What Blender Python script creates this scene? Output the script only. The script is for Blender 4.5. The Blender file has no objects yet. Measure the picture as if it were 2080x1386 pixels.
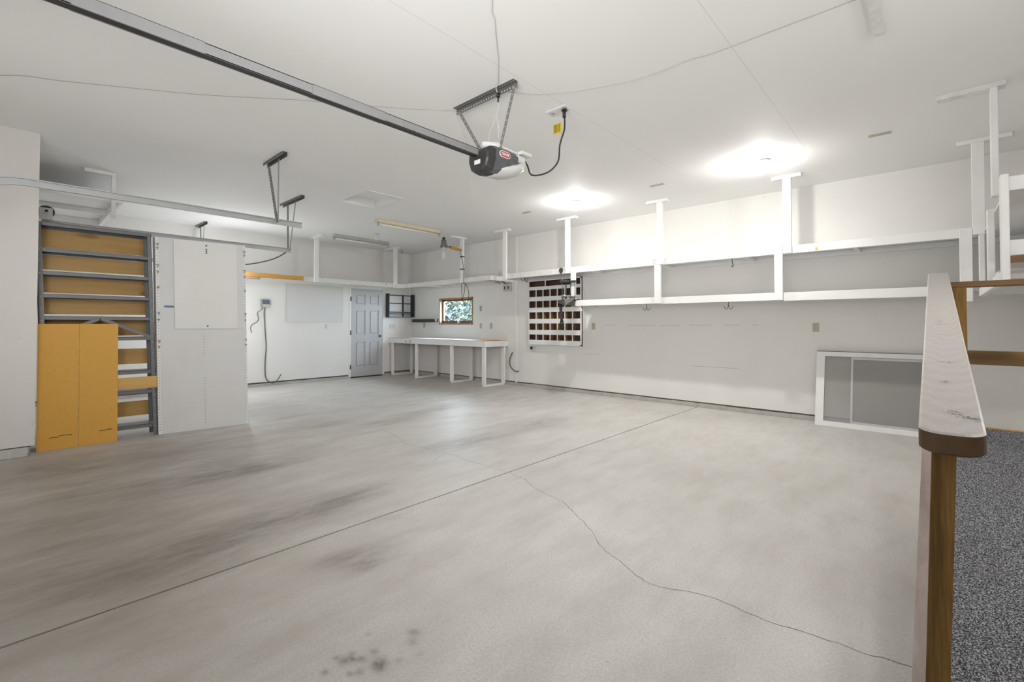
import bpy, bmesh, math, random
from mathutils import Vector, Matrix

random.seed(7)
scene = bpy.context.scene
COL = scene.collection
PI = math.pi

# ---------------------------------------------------------------- camera
cam_data = bpy.data.cameras.new('camera')
cam = bpy.data.objects.new('camera', cam_data)
COL.objects.link(cam)
YAW, PITCH, ROLL, FPX, CYPX = 2.3120, 0.0169, 0.0009, 936.376, 644.369
fw = Vector((math.cos(PITCH) * math.cos(YAW), math.cos(PITCH) * math.sin(YAW), math.sin(PITCH)))
rt0 = Vector((math.sin(YAW), -math.cos(YAW), 0))
up0 = rt0.cross(fw)
rt = rt0 * math.cos(ROLL) + up0 * math.sin(ROLL)
up = -rt0 * math.sin(ROLL) + up0 * math.cos(ROLL)
M = Matrix((rt, up, -fw)).transposed().to_4x4()
M.translation = Vector((9.7675, -6.8991, 1.2123))
cam.matrix_world = M
cam_data.sensor_fit = 'HORIZONTAL'
cam_data.sensor_width = 36.0
cam_data.lens = 36.0 * FPX / 2080.0
cam_data.shift_x = 0.0
cam_data.shift_y = -(693.0 - CYPX) / 2080.0
cam_data.clip_start = 0.02
cam_data.clip_end = 200
scene.camera = cam

# ---------------------------------------------------------------- world, light levels, exposure
world = bpy.data.worlds.new('sky')
scene.world = world
world.use_nodes = True
bg = world.node_tree.nodes['Background']
bg.inputs[0].default_value = (0.72, 0.86, 1.0, 1)
bg.inputs[1].default_value = 24.0
BULB_STRENGTH = 1850.0      # the two lit ceiling bulbs
FILL_WATTS = 49.0          # unseen fill light added near the front wall, behind the camera
def area_fill(name, loc, aim, sx, sy, watts, spread=180):
    ld = bpy.data.lights.new(name, 'AREA'); ld.shape = 'RECTANGLE'; ld.size = sx; ld.size_y = sy
    ld.energy = watts; ld.color = (1.0, 0.99, 0.975); ld.spread = math.radians(spread)
    lo = bpy.data.objects.new(name, ld); COL.objects.link(lo); lo.location = loc
    lo.rotation_euler = Vector(aim).to_track_quat('-Z', 'Y').to_euler()
    return lo
UP_WATTS = 7.0
FAR_WATTS = 34.0
RAMP_WATTS = 20.0
def point_fill(name, loc, r, watts, col=(1.0, 0.985, 0.96)):
    ld = bpy.data.lights.new(name, 'POINT'); ld.shadow_soft_size = r; ld.energy = watts; ld.color = col
    lo = bpy.data.objects.new(name, ld); COL.objects.link(lo); lo.location = loc
point_fill('far_bay_fill', (1.0, -4.4, 1.2), 0.2, FAR_WATTS * .6, (0.93, 0.97, 1.0))  # unseen fill lights added to brighten the far bay
point_fill('far_bay_fill', (0.95, -4.3, 2.1), 0.2, FAR_WATTS * .4, (0.97, 0.985, 1.0))
point_fill('ramp_fill', (10.62, -4.3, 1.5), 0.12, RAMP_WATTS * .5)  # unseen fill lights added to brighten the ramp corner
point_fill('ramp_fill', (10.5, -5.2, 2.5), 0.12, RAMP_WATTS)
area_fill('area_fill', (8.4, -7.4, 1.8), (-0.62, 1, 0.12), 3.0, 1.0, FILL_WATTS, 115)  # unseen soft fill added to light the walls from the front
area_fill('up_fill', (7.0, -7.25, 0.5), (0, .35, 1), 5.0, 0.6, UP_WATTS)  # unseen fill aimed upward, added to brighten the ceiling
area_fill('side_fill', (6.8, -7.45, 1.8), (-1, .25, -.05), 0.6, 0.8, 7.5, 120)  # unseen fill added for the wall stub at left

scene.view_settings.view_transform = 'Standard'
scene.view_settings.look = 'None'
scene.view_settings.gamma = 1.0
scene.view_settings.use_curve_mapping = False
scene.view_settings.exposure = 0.25

# ---------------------------------------------------------------- materials
def newmat(name):
    m = bpy.data.materials.new(name)
    m.use_nodes = True
    nt = m.node_tree
    return m, nt, nt.nodes['Principled BSDF']

def nd(nt, kind, **kw):
    n = nt.nodes.new(kind)
    for k, v in kw.items():
        setattr(n, k, v)
    return n

def mathn(nt, op, a, b=None, c=None, clamp=False):
    n = nt.nodes.new('ShaderNodeMath'); n.operation = op; n.use_clamp = clamp
    for i, v in enumerate((a, b, c)):
        if v is None: continue
        if isinstance(v, (int, float)): n.inputs[i].default_value = v
        else: nt.links.new(v, n.inputs[i])
    return n.outputs[0]

def mixc(nt, fac, a, b, blend='MIX'):
    n = nt.nodes.new('ShaderNodeMix'); n.data_type = 'RGBA'; n.blend_type = blend
    for sock, v in ((n.inputs[0], fac), (n.inputs[6], a), (n.inputs[7], b)):
        if isinstance(v, (int, float)): sock.default_value = v
        elif isinstance(v, tuple): sock.default_value = (*v, 1) if len(v) == 3 else v
        else: nt.links.new(v, sock)
    return n.outputs[2]

def noise(nt, vec, scale, detail=4, rough=0.55):
    n = nt.nodes.new('ShaderNodeTexNoise')
    n.inputs['Scale'].default_value = scale
    n.inputs['Detail'].default_value = detail
    n.inputs['Roughness'].default_value = rough
    if vec is not None: nt.links.new(vec, n.inputs['Vector'])
    return n.outputs['Fac']

def ramp(nt, fac, stops):
    n = nt.nodes.new('ShaderNodeValToRGB')
    el = n.color_ramp.elements
    while len(el) < len(stops): el.new(0.5)
    for e, (p, c) in zip(el, stops):
        e.position = p
        e.color = (c, c, c, 1) if isinstance(c, (int, float)) else (*c, 1)
    nt.links.new(fac, n.inputs[0])
    return n.outputs[0]

def coords(nt, scale=None, world_space=True):
    if world_space:
        g = nt.nodes.new('ShaderNodeNewGeometry'); v = g.outputs['Position']
    else:
        g = nt.nodes.new('ShaderNodeTexCoord'); v = g.outputs['Object']
    if scale:
        mp = nt.nodes.new('ShaderNodeMapping'); mp.inputs['Scale'].default_value = scale
        nt.links.new(v, mp.inputs['Vector']); v = mp.outputs[0]
    return v

def bump(nt, b, h, strength, dist=0.002):
    n = nt.nodes.new('ShaderNodeBump')
    n.inputs['Strength'].default_value = strength
    n.inputs['Distance'].default_value = dist
    nt.links.new(h, n.inputs['Height']); nt.links.new(n.outputs[0], b.inputs['Normal'])

def paint(name, col, rough=0.55, dirt=(0.55, 0.52, 0.48), amount=0.12, scale=2.0, spec=0.3, marks=0.0, stretch=None):
    m, nt, b = newmat(name)
    v = coords(nt, stretch)
    f = ramp(nt, noise(nt, v, scale, 5, 0.6), [(0.45, 0.0), (0.75, 1.0)])
    base = mixc(nt, mathn(nt, 'MULTIPLY', f, amount), col, dirt)
    if marks:
        s = ramp(nt, noise(nt, v, scale * 9, 2, 0.5), [(0.70, 0.0), (0.76, 1.0)])
        base = mixc(nt, mathn(nt, 'MULTIPLY', s, marks), base, (0.35, 0.33, 0.30))
    nt.links.new(base, b.inputs['Base Color'])
    b.inputs['Roughness'].default_value = rough
    b.inputs['Specular IOR Level'].default_value = spec
    bump(nt, b, noise(nt, v, 60, 3), 0.05)
    return m

def plain(name, col, rough=0.5, metal=0.0, spec=0.5, emit=None, strength=0):
    m, nt, b = newmat(name)
    v = coords(nt)
    f = noise(nt, v, 14, 3)
    c2 = tuple(x * 0.82 for x in col)
    nt.links.new(mixc(nt, f, col, c2), b.inputs['Base Color'])
    b.inputs['Roughness'].default_value = rough
    b.inputs['Metallic'].default_value = metal
    b.inputs['Specular IOR Level'].default_value = spec
    if emit:
        b.inputs['Emission Color'].default_value = (*emit, 1)
        b.inputs['Emission Strength'].default_value = strength
    return m

def wood(name, c1, c2, axis='y', rough=0.5, grain=9.0, knots=True, spec=0.4):
    m, nt, b = newmat(name)
    st = {'x': (0.06, 1, 1), 'y': (1, 0.06, 1), 'z': (1, 1, 0.06)}[axis]
    v = coords(nt, st)
    w = noise(nt, v, grain, 4, 0.6)
    w2 = noise(nt, v, grain * 6, 3, 0.6)
    f = mathn(nt, 'ADD', mathn(nt, 'MULTIPLY', w, 0.7), mathn(nt, 'MULTIPLY', w2, 0.3))
    f = ramp(nt, f, [(0.36, 0.0), (0.62, 1.0)])
    base = mixc(nt, f, c1, c2)
    if knots:
        k = ramp(nt, noise(nt, coords(nt, {'x': (.4, 1, 1), 'y': (1, .4, 1), 'z': (1, 1, .4)}[axis]), 5.5, 1, 0.3), [(0.70, 0.0), (0.75, 1.0)])
        base = mixc(nt, mathn(nt, 'MULTIPLY', k, 0.6), base, tuple(x * 0.35 for x in c2))
    nt.links.new(base, b.inputs['Base Color'])
    b.inputs['Roughness'].default_value = rough
    b.inputs['Specular IOR Level'].default_value = spec
    bump(nt, b, w2, 0.15)
    return m

def blobs(nt, px, py, lst):
    """sum of soft elliptical patches in floor metres: (x, y, rx, ry, strength)"""
    tot = None
    for (x, y, rx, ry, s) in lst:
        dx = mathn(nt, 'DIVIDE', mathn(nt, 'SUBTRACT', px, x), rx)
        dy = mathn(nt, 'DIVIDE', mathn(nt, 'SUBTRACT', py, y), ry)
        d2 = mathn(nt, 'ADD', mathn(nt, 'MULTIPLY', dx, dx), mathn(nt, 'MULTIPLY', dy, dy))
        e = mathn(nt, 'MULTIPLY', mathn(nt, 'POWER', 2.718, mathn(nt, 'MULTIPLY', d2, -1.0)), s)
        tot = e if tot is None else mathn(nt, 'ADD', tot, e)
    return tot

def make_concrete():
    m, nt, b = newmat('concrete_floor')
    v = coords(nt)
    sep = nt.nodes.new('ShaderNodeSeparateXYZ'); nt.links.new(v, sep.inputs[0])
    px, py = sep.outputs[0], sep.outputs[1]
    n1 = noise(nt, v, 0.9, 5, 0.6)
    n2 = noise(nt, coords(nt, (1, 0.35, 1)), 5.0, 5, 0.65)
    n3 = noise(nt, v, 90.0, 3, 0.6)
    base = mixc(nt, ramp(nt, n1, [(0.35, 0.0), (0.68, 1.0)]), (0.72, 0.705, 0.675), (0.63, 0.61, 0.58))
    base = mixc(nt, mathn(nt, 'MULTIPLY', ramp(nt, n2, [(0.42, 0.0), (0.72, 1.0)]), 0.42), base, (0.46, 0.43, 0.39))
    base = mixc(nt, mathn(nt, 'MULTIPLY', ramp(nt, n3, [(0.35, 1.0), (0.62, 0.0)]), 0.38), base, (0.42, 0.395, 0.365))
    # tyre bands and oil stains, plus painted shade before the workbench
    big = [(6.75, -5.72, .22, .55, .8), (6.85, -6.3, .25, .5, .7), (6.7, -5.25, .15, .3, .5), (5.46, -5.85, .28, .6, .75),
           (5.55, -5.4, .16, .35, .6), (4.3, -6.65, .5, .3, .8), (4.45, -5.9, .4, .6, .55), (4.72, -3.6, .16, .5, .55),
           (4.5, -2.75, .18, .6, .55), (4.3, -4.4, .25, .45, .5), (6.2, -3.6, .22, .5, .75), (6.18, -2.5, .22, .5, .65),
           (7.55, -5.62, .14, .2, .7), (7.64, -5.67, .06, .08, .7), (7.45, -5.75, .1, .12, .35), (3.52, -4.39, .05, .17, .6),
           (5.05, -5.0, .4, .9, .30), (5.6, -6.6, .7, .6, .35), (2.9, -1.5, 1.3, .8, .30), (1.0, -1.0, 1.2, .7, .45),  # widest patches here paint the shade around the bench
           (6.9, -6.9, 1.0, .6, .35), (5.0, -1.2, .6, .9, .2)]
    film_shade = [(5.0, -6.7, 1.7, 1.0, .72), (6.7, -6.7, 1.1, .7, .42), (4.3, -5.6, .9, .9, .45), (7.6, -6.6, .9, .7, .28), (7.4, -5.6, .8, .8, .25), (2.4, -1.2, 1.5, .8, .45), (6.2, -5.9, 1.0, .8, .4)]  # brown dirt film; the patch before the bench is painted shade
    drips = [(8.187, -6.065, .028, .022, 1), (8.226, -6.019, .02, .018, 1), (8.289, -5.985, .035, .03, 1), (8.172, -6.028, .015, .014, .8),
             (8.225, -5.968, .02, .016, .7), (8.242, -5.805, .028, .022, .8), (8.284, -5.842, .022, .02, .6), (8.188, -6.138, .016, .014, .9),
             (8.274, -6.055, .02, .02, .7), (8.259, -6.084, .015, .012, .7), (8.20, -6.04, .018, .012, .9), (8.31, -6.0, .03, .02, .6),
             (8.15, -6.08, .012, .012, .6), (8.33, -5.93, .014, .014, .5), (8.12, -5.93, .012, .01, .5), (8.36, -5.86, .012, .012, .4)]
    fl = mathn(nt, 'MULTIPLY', blobs(nt, px, py, film_shade), ramp(nt, n2, [(0.30, 0.55), (0.65, 1.0)]), clamp=True)
    base = mixc(nt, fl, base, (0.36, 0.325, 0.28))
    mott = ramp(nt, noise(nt, coords(nt, (1, 0.3, 1)), 9.0, 5, 0.7), [(0.30, 0.25), (0.62, 1.0)])
    sb = mathn(nt, 'MULTIPLY', mathn(nt, 'MULTIPLY', blobs(nt, px, py, big), mott), 0.80, clamp=True)
    base = mixc(nt, sb, base, (0.20, 0.178, 0.155))
    edge = ramp(nt, noise(nt, v, 45.0, 3, 0.6), [(0.3, 0.5), (0.6, 1.0)])
    sd = mathn(nt, 'MULTIPLY', mathn(nt, 'MULTIPLY', blobs(nt, px, py, drips), edge), 0.72, clamp=True)
    base = mixc(nt, sd, base, (0.17, 0.145, 0.12))
    # pits
    vor = nt.nodes.new('ShaderNodeTexVoronoi'); vor.inputs['Scale'].default_value = 9.0
    nt.links.new(v, vor.inputs['Vector'])
    pit = ramp(nt, vor.outputs['Distance'], [(0.0, 1.0), (0.055, 0.0)])
    base = mixc(nt, mathn(nt, 'MULTIPLY', pit, 0.35), base, (0.16, 0.14, 0.12))
    nt.links.new(base, b.inputs['Base Color'])
    r = ramp(nt, n2, [(0.3, 0.38), (0.75, 0.58)])
    nt.links.new(r, b.inputs['Roughness'])
    b.inputs['Specular IOR Level'].default_value = 0.18
    bump(nt, b, mathn(nt, 'ADD', n3, mathn(nt, 'MULTIPLY', n2, 0.6)), 0.16, 0.003)
    return m

MAT = {}
MAT['wall'] = paint('wall_paint', (0.82, 0.808, 0.782), 0.6, (0.66, 0.63, 0.59), 0.22, 1.3, 0.25, 0.10)
def make_ceiling():
    m = paint('ceiling_paint', (0.90, 0.90, 0.895), 0.7, (0.83, 0.83, 0.82), 0.3, 0.8, 0.2)
    nt = m.node_tree; b = nt.nodes['Principled BSDF']
    sep = nt.nodes.new('ShaderNodeSeparateXYZ'); nt.links.new(coords(nt), sep.inputs[0])
    src = b.inputs['Base Color'].links[0].from_socket
    a = mathn(nt, 'LESS_THAN', mathn(nt, 'ABSOLUTE', mathn(nt, 'SUBTRACT', sep.outputs[0], 7.582)), 0.003)
    c = mathn(nt, 'LESS_THAN', mathn(nt, 'ABSOLUTE', mathn(nt, 'SUBTRACT', sep.outputs[0], 8.832)), 0.003)
    f = mathn(nt, 'MULTIPLY', mathn(nt, 'ADD', a, c), mathn(nt, 'LESS_THAN', sep.outputs[1], -1.5))
    nt.links.new(mixc(nt, mathn(nt, 'MULTIPLY', f, 0.30), src, (0.5, 0.5, 0.49)), b.inputs['Base Color'])
    return m
MAT['ceiling'] = make_ceiling()
MAT['white'] = paint('white_lumber_paint', (0.85, 0.85, 0.845), 0.5, (0.62, 0.60, 0.57), 0.18, 7.0, 0.35, 0.12)
MAT['worn_white'] = paint('worn_white_paint', (0.80, 0.79, 0.77), 0.55, (0.50, 0.47, 0.43), 0.45, 14.0, 0.3, 0.35)
MAT['melamine'] = paint('white_board', (0.74, 0.745, 0.75), 0.45, (0.62, 0.61, 0.6), 0.3, 2.2, 0.4, 0.10)
MAT['bright_board'] = paint('bright_white_board', (0.83, 0.83, 0.82), 0.45, (0.70, 0.69, 0.68), 0.25, 3.0, 0.4, 0.06)
MAT['door'] = paint('door_grey', (0.52, 0.525, 0.545), 0.45, (0.46, 0.46, 0.47), 0.3, 3.0, 0.4)
MAT['block'] = paint('concrete_block', (0.50, 0.48, 0.45), 0.8, (0.32, 0.29, 0.26), 0.6, 5.0, 0.2, 0.3)
MAT['block_pale'] = paint('pale_concrete_block', (0.62, 0.61, 0.59), 0.8, (0.45, 0.43, 0.40), 0.5, 7.0, 0.2, 0.2)
MAT['mortar'] = plain('pale_mortar', (0.78, 0.77, 0.74), 0.9)
MAT['concrete'] = make_concrete()
MAT['crack'] = plain('crack_dark', (0.17, 0.15, 0.13), 0.9)
MAT['gap'] = plain('dark_sill_strip', (0.16, 0.145, 0.125), 0.9)  # dark filler for the gap below the drywall
MAT['galv'] = plain('galvanised_steel', (0.50, 0.51, 0.52), 0.5, 0.55)
MAT['galv_dark'] = plain('dull_galvanised_steel', (0.27, 0.27, 0.265), 0.5, 0.7)
MAT['rail_grey'] = plain('grey_rail_steel', (0.30, 0.30, 0.305), 0.6, 0.2)
MAT['strap'] = plain('grey_strap', (0.25, 0.25, 0.245), 0.55, 0.3)
MAT['black'] = plain('black_plastic', (0.02, 0.02, 0.022), 0.45)
MAT['hole'] = plain('dark_hole', (0.03, 0.03, 0.03), 0.8)
MAT['chrome'] = plain('brushed_chrome', (0.45, 0.44, 0.42), 0.22, 1.0)
MAT['rack'] = plain('grey_rack_steel', (0.20, 0.205, 0.215), 0.42, 0.4)
MAT['ply'] = wood('varnished_plywood', (0.72, 0.45, 0.155), (0.60, 0.35, 0.11), 'y', 0.42, 4.0, True)
MAT['particle'] = paint('particle_board', (0.74, 0.41, 0.085), 0.5, (0.62, 0.33, 0.065), 0.5, 40.0, 0.3, 0.25)
MAT['orange_wood'] = wood('orange_timber', (0.58, 0.31, 0.07), (0.46, 0.23, 0.05), 'y', 0.5, 8.0)
MAT['orange_ply'] = wood('orange_plywood', (0.48, 0.24, 0.065), (0.36, 0.17, 0.04), 'x', 0.5, 4.0)
MAT['rail_wood'] = wood('stained_rail_wood', (0.105, 0.057, 0.022), (0.05, 0.027, 0.011), 'x', 0.5, 14.0)
MAT['guard_wood'] = wood('brown_guard_wood', (0.22, 0.125, 0.042), (0.12, 0.066, 0.024), 'x', 0.5, 9.0, True, 0.25)
MAT['post_wood'] = wood('stained_post_wood', (0.27, 0.155, 0.048), (0.12, 0.068, 0.022), 'z', 0.6, 34.0, False, 0.15)
MAT['weathered'] = wood('weathered_board', (0.31, 0.25, 0.225), (0.20, 0.155, 0.14), 'y', 0.6, 10.0)
MAT['pigeon_wood'] = wood('dark_brown_wood', (0.13, 0.075, 0.042), (0.085, 0.05, 0.03), 'x', 0.6, 6.0, False)
MAT['pigeon_lit'] = wood('lit_cubby_wood', (0.38, 0.20, 0.065), (0.25, 0.125, 0.045), 'x', 0.6, 6.0, False)  # same cubby wood, lightened to paint in light on the lower rows
MAT['window_wood'] = wood('window_wood', (0.42, 0.24, 0.13), (0.27, 0.14, 0.08), 'z', 0.45, 8.0, False)
MAT['sash'] = plain('reddish_brown_sash', (0.20, 0.085, 0.06), 0.45)
MAT['navy'] = plain('navy_paint', (0.022, 0.035, 0.055), 0.45)
MAT['olive'] = plain('dark_green_metal', (0.045, 0.052, 0.03), 0.5)
MAT['beige'] = plain('beige_plastic', (0.55, 0.50, 0.38), 0.5)
MAT['grey_plastic'] = plain('grey_plastic', (0.42, 0.43, 0.42), 0.5)
MAT['white_plastic'] = plain('white_plastic', (0.80, 0.80, 0.78), 0.4)
MAT['pale_paint'] = plain('pale_grey_paint', (0.60, 0.59, 0.57), 0.6)
MAT['screen_blue'] = plain('dim_display', (0.10, 0.14, 0.18), 0.3)
MAT['cord'] = plain('grey_cord', (0.14, 0.135, 0.13), 0.6)
MAT['wire'] = plain('pale_wire', (0.50, 0.48, 0.46), 0.6)
MAT['string'] = plain('white_string', (0.72, 0.72, 0.71), 0.8)
MAT['copper'] = plain('rusty_wire', (0.25, 0.13, 0.085), 0.6, 0.3)
MAT['opener_grey'] = plain('opener_grey', (0.105, 0.112, 0.125), 0.38)
MAT['opener_dark'] = plain('opener_charcoal', (0.038, 0.038, 0.038), 0.42)
MAT['lens'] = plain('milky_lens', (0.74, 0.74, 0.73), 0.3)
MAT['red'] = plain('badge_red', (0.55, 0.02, 0.04), 0.4)
MAT['badge_white'] = plain('badge_white', (0.85, 0.82, 0.82), 0.4)
MAT['paper'] = plain('white_paper', (0.82, 0.82, 0.81), 0.8)
MAT['yellow'] = plain('yellow_tag', (0.75, 0.52, 0.02), 0.5)
MAT['tag_ink'] = plain('tag_ink', (0.10, 0.09, 0.03), 0.6)
MAT['cream'] = plain('aged_cream_enamel', (0.72, 0.66, 0.47), 0.4)
MAT['tube'] = plain('white_tube', (0.86, 0.85, 0.78), 0.3)
MAT['porcelain'] = plain('porcelain', (0.70, 0.70, 0.70), 0.35)
MAT['can'] = plain('grey_lamp_can', (0.22, 0.215, 0.205), 0.4, 0.4)
MAT['blue_label'] = plain('blue_label', (0.10, 0.22, 0.42), 0.5)
MAT['bulb_lit'] = plain('lit_bulb', (1, 1, 1), 0.3, emit=(1.0, 0.975, 0.93), strength=BULB_STRENGTH)
MAT['bulb_neck'] = plain('lit_bulb_neck', (1, 1, 1), 0.3, emit=(1.0, 0.975, 0.93), strength=BULB_STRENGTH * 0.16)
MAT['tool_metal'] = plain('dark_tool_metal', (0.10, 0.095, 0.085), 0.4, 0.6)
MAT['bark'] = plain('bark', (0.10, 0.075, 0.05), 0.8)
MAT['asphalt'] = plain('asphalt', (0.06, 0.06, 0.062), 0.9)
MAT['soil'] = plain('lawn', (0.10, 0.16, 0.05), 0.9)

def make_glass(name, col, alpha, rough=0.05):
    m, nt, b = newmat(name)
    b.inputs['Base Color'].default_value = (*col, 1)
    b.inputs['Roughness'].default_value = rough
    b.inputs['Alpha'].default_value = alpha
    return m
MAT['glass'] = make_glass('window_glass', (0.75, 0.85, 0.88), 0.06)
MAT['bulb_clear'] = make_glass('clear_bulb', (0.85, 0.85, 0.84), 0.30)
MAT['storm_glass'] = make_glass('dusty_glass', (0.45, 0.44, 0.43), 0.40, 0.25)
MAT['mesh_screen'] = make_glass('grey_insect_screen', (0.40, 0.385, 0.375), 0.66, 0.6)

def make_carpet():
    m, nt, b = newmat('speckled_carpet')
    v = coords(nt)
    f = noise(nt, v, 230.0, 2, 0.7)
    f2 = noise(nt, v, 3.0, 3, 0.5)
    c = ramp(nt, f, [(0.40, (0.018, 0.018, 0.022)), (0.50, (0.12, 0.122, 0.135)), (0.62, (0.50, 0.51, 0.54))])
    c = mixc(nt, mathn(nt, 'MULTIPLY', f2, 0.25), c, (0.12, 0.105, 0.09))
    nt.links.new(c, b.inputs['Base Color'])
    b.inputs['Roughness'].default_value = 0.95
    b.inputs['Specular IOR Level'].default_value = 0.1
    bump(nt, b, f, 0.9, 0.006)
    return m
MAT['carpet'] = make_carpet()

def make_worn_top():
    """top face of the handrail: worn pale, with open grain, knots and splits along the board"""
    m, nt, b = newmat('worn_rail_top')
    v = coords(nt, (1, 0.16, 1))
    w = nt.nodes.new('ShaderNodeTexWave'); w.wave_type = 'RINGS'; w.rings_direction = 'Z'
    w.inputs['Scale'].default_value = 30; w.inputs['Distortion'].default_value = 5; w.inputs['Detail'].default_value = 3
    mp = nt.nodes.new('ShaderNodeMapping'); mp.inputs['Location'].default_value = (-9.79, 0.72, 0)
    nt.links.new(v, mp.inputs['Vector']); nt.links.new(mp.outputs[0], w.inputs['Vector'])
    base = mixc(nt, w.outputs['Fac'], (0.49, 0.465, 0.44), (0.445, 0.42, 0.395))
    n2 = noise(nt, coords(nt, (1, 0.5, 1)), 14, 4, 0.6)
    base = mixc(nt, mathn(nt, 'MULTIPLY', ramp(nt, n2, [(0.45, 0.0), (0.75, 1.0)]), 0.35), base, (0.52, 0.485, 0.46))
    fz = ramp(nt, noise(nt, coords(nt, (1, 2.2, 1)), 170, 3, 0.7), [(0.40, 0.0), (0.62, 1.0)])
    base = mixc(nt, mathn(nt, 'MULTIPLY', fz, 0.35), base, (0.30, 0.275, 0.255))
    sep = nt.nodes.new('ShaderNodeSeparateXYZ'); nt.links.new(coords(nt), sep.inputs[0])
    ks = blobs(nt, sep.outputs[0], sep.outputs[1], [(9.795, -5.66, .012, .014, 1.1), (9.812, -5.68, .016, .010, 1.1), (9.826, -5.69, .012, .008, 1.0),
                                                     (9.785, -5.45, .007, .012, 1.1), (9.79, -5.27, .018, .008, .9), (9.788, -4.75, .018, .012, .8), (9.781, -4.7, .006, .012, 1)])
    kn = ramp(nt, noise(nt, coords(nt, (1, 1.4, 1)), 120, 3, 0.6), [(0.46, 0.0), (0.56, 1.0)])
    base = mixc(nt, mathn(nt, 'MULTIPLY', ks, kn, clamp=True), base, (0.06, 0.045, 0.04))
    nt.links.new(base, b.inputs['Base Color'])
    b.inputs['Roughness'].default_value = 0.42
    b.inputs['Specular IOR Level'].default_value = 0.5
    bump(nt, b, mathn(nt, 'ADD', w.outputs['Fac'], noise(nt, v, 260, 2)), 0.28, 0.002)
    return m
MAT['worn_top'] = make_worn_top()

def make_peg():
    m, nt, b = newmat('white_pegboard')
    v = coords(nt)
    sep = nt.nodes.new('ShaderNodeSeparateXYZ'); nt.links.new(v, sep.inputs[0])
    P = 0.0254
    a = mathn(nt, 'SUBTRACT', mathn(nt, 'FRACT', mathn(nt, 'DIVIDE', sep.outputs[1], P)), 0.5)
    c = mathn(nt, 'SUBTRACT', mathn(nt, 'FRACT', mathn(nt, 'DIVIDE', sep.outputs[2], P)), 0.5)
    d = mathn(nt, 'SQRT', mathn(nt, 'ADD', mathn(nt, 'MULTIPLY', a, a), mathn(nt, 'MULTIPLY', c, c)))
    f = mathn(nt, 'LESS_THAN', d, 0.20)
    nt.links.new(mixc(nt, f, (0.76, 0.755, 0.74), (0.16, 0.155, 0.15)), b.inputs['Base Color'])
    b.inputs['Roughness'].default_value = 0.5
    return m
MAT['peg'] = make_peg()

def make_leaf():
    m, nt, b = newmat('leaves')
    f = noise(nt, coords(nt), 2.2, 3, 0.6)
    nt.links.new(ramp(nt, f, [(0.36, (0.005, 0.018, 0.021)), (0.52, (0.014, 0.029, 0.022)), (0.66, (0.055, 0.062, 0.021))]), b.inputs['Base Color'])
    b.inputs['Roughness'].default_value = 0.6
    return m
MAT['leaf'] = make_leaf()

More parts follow.
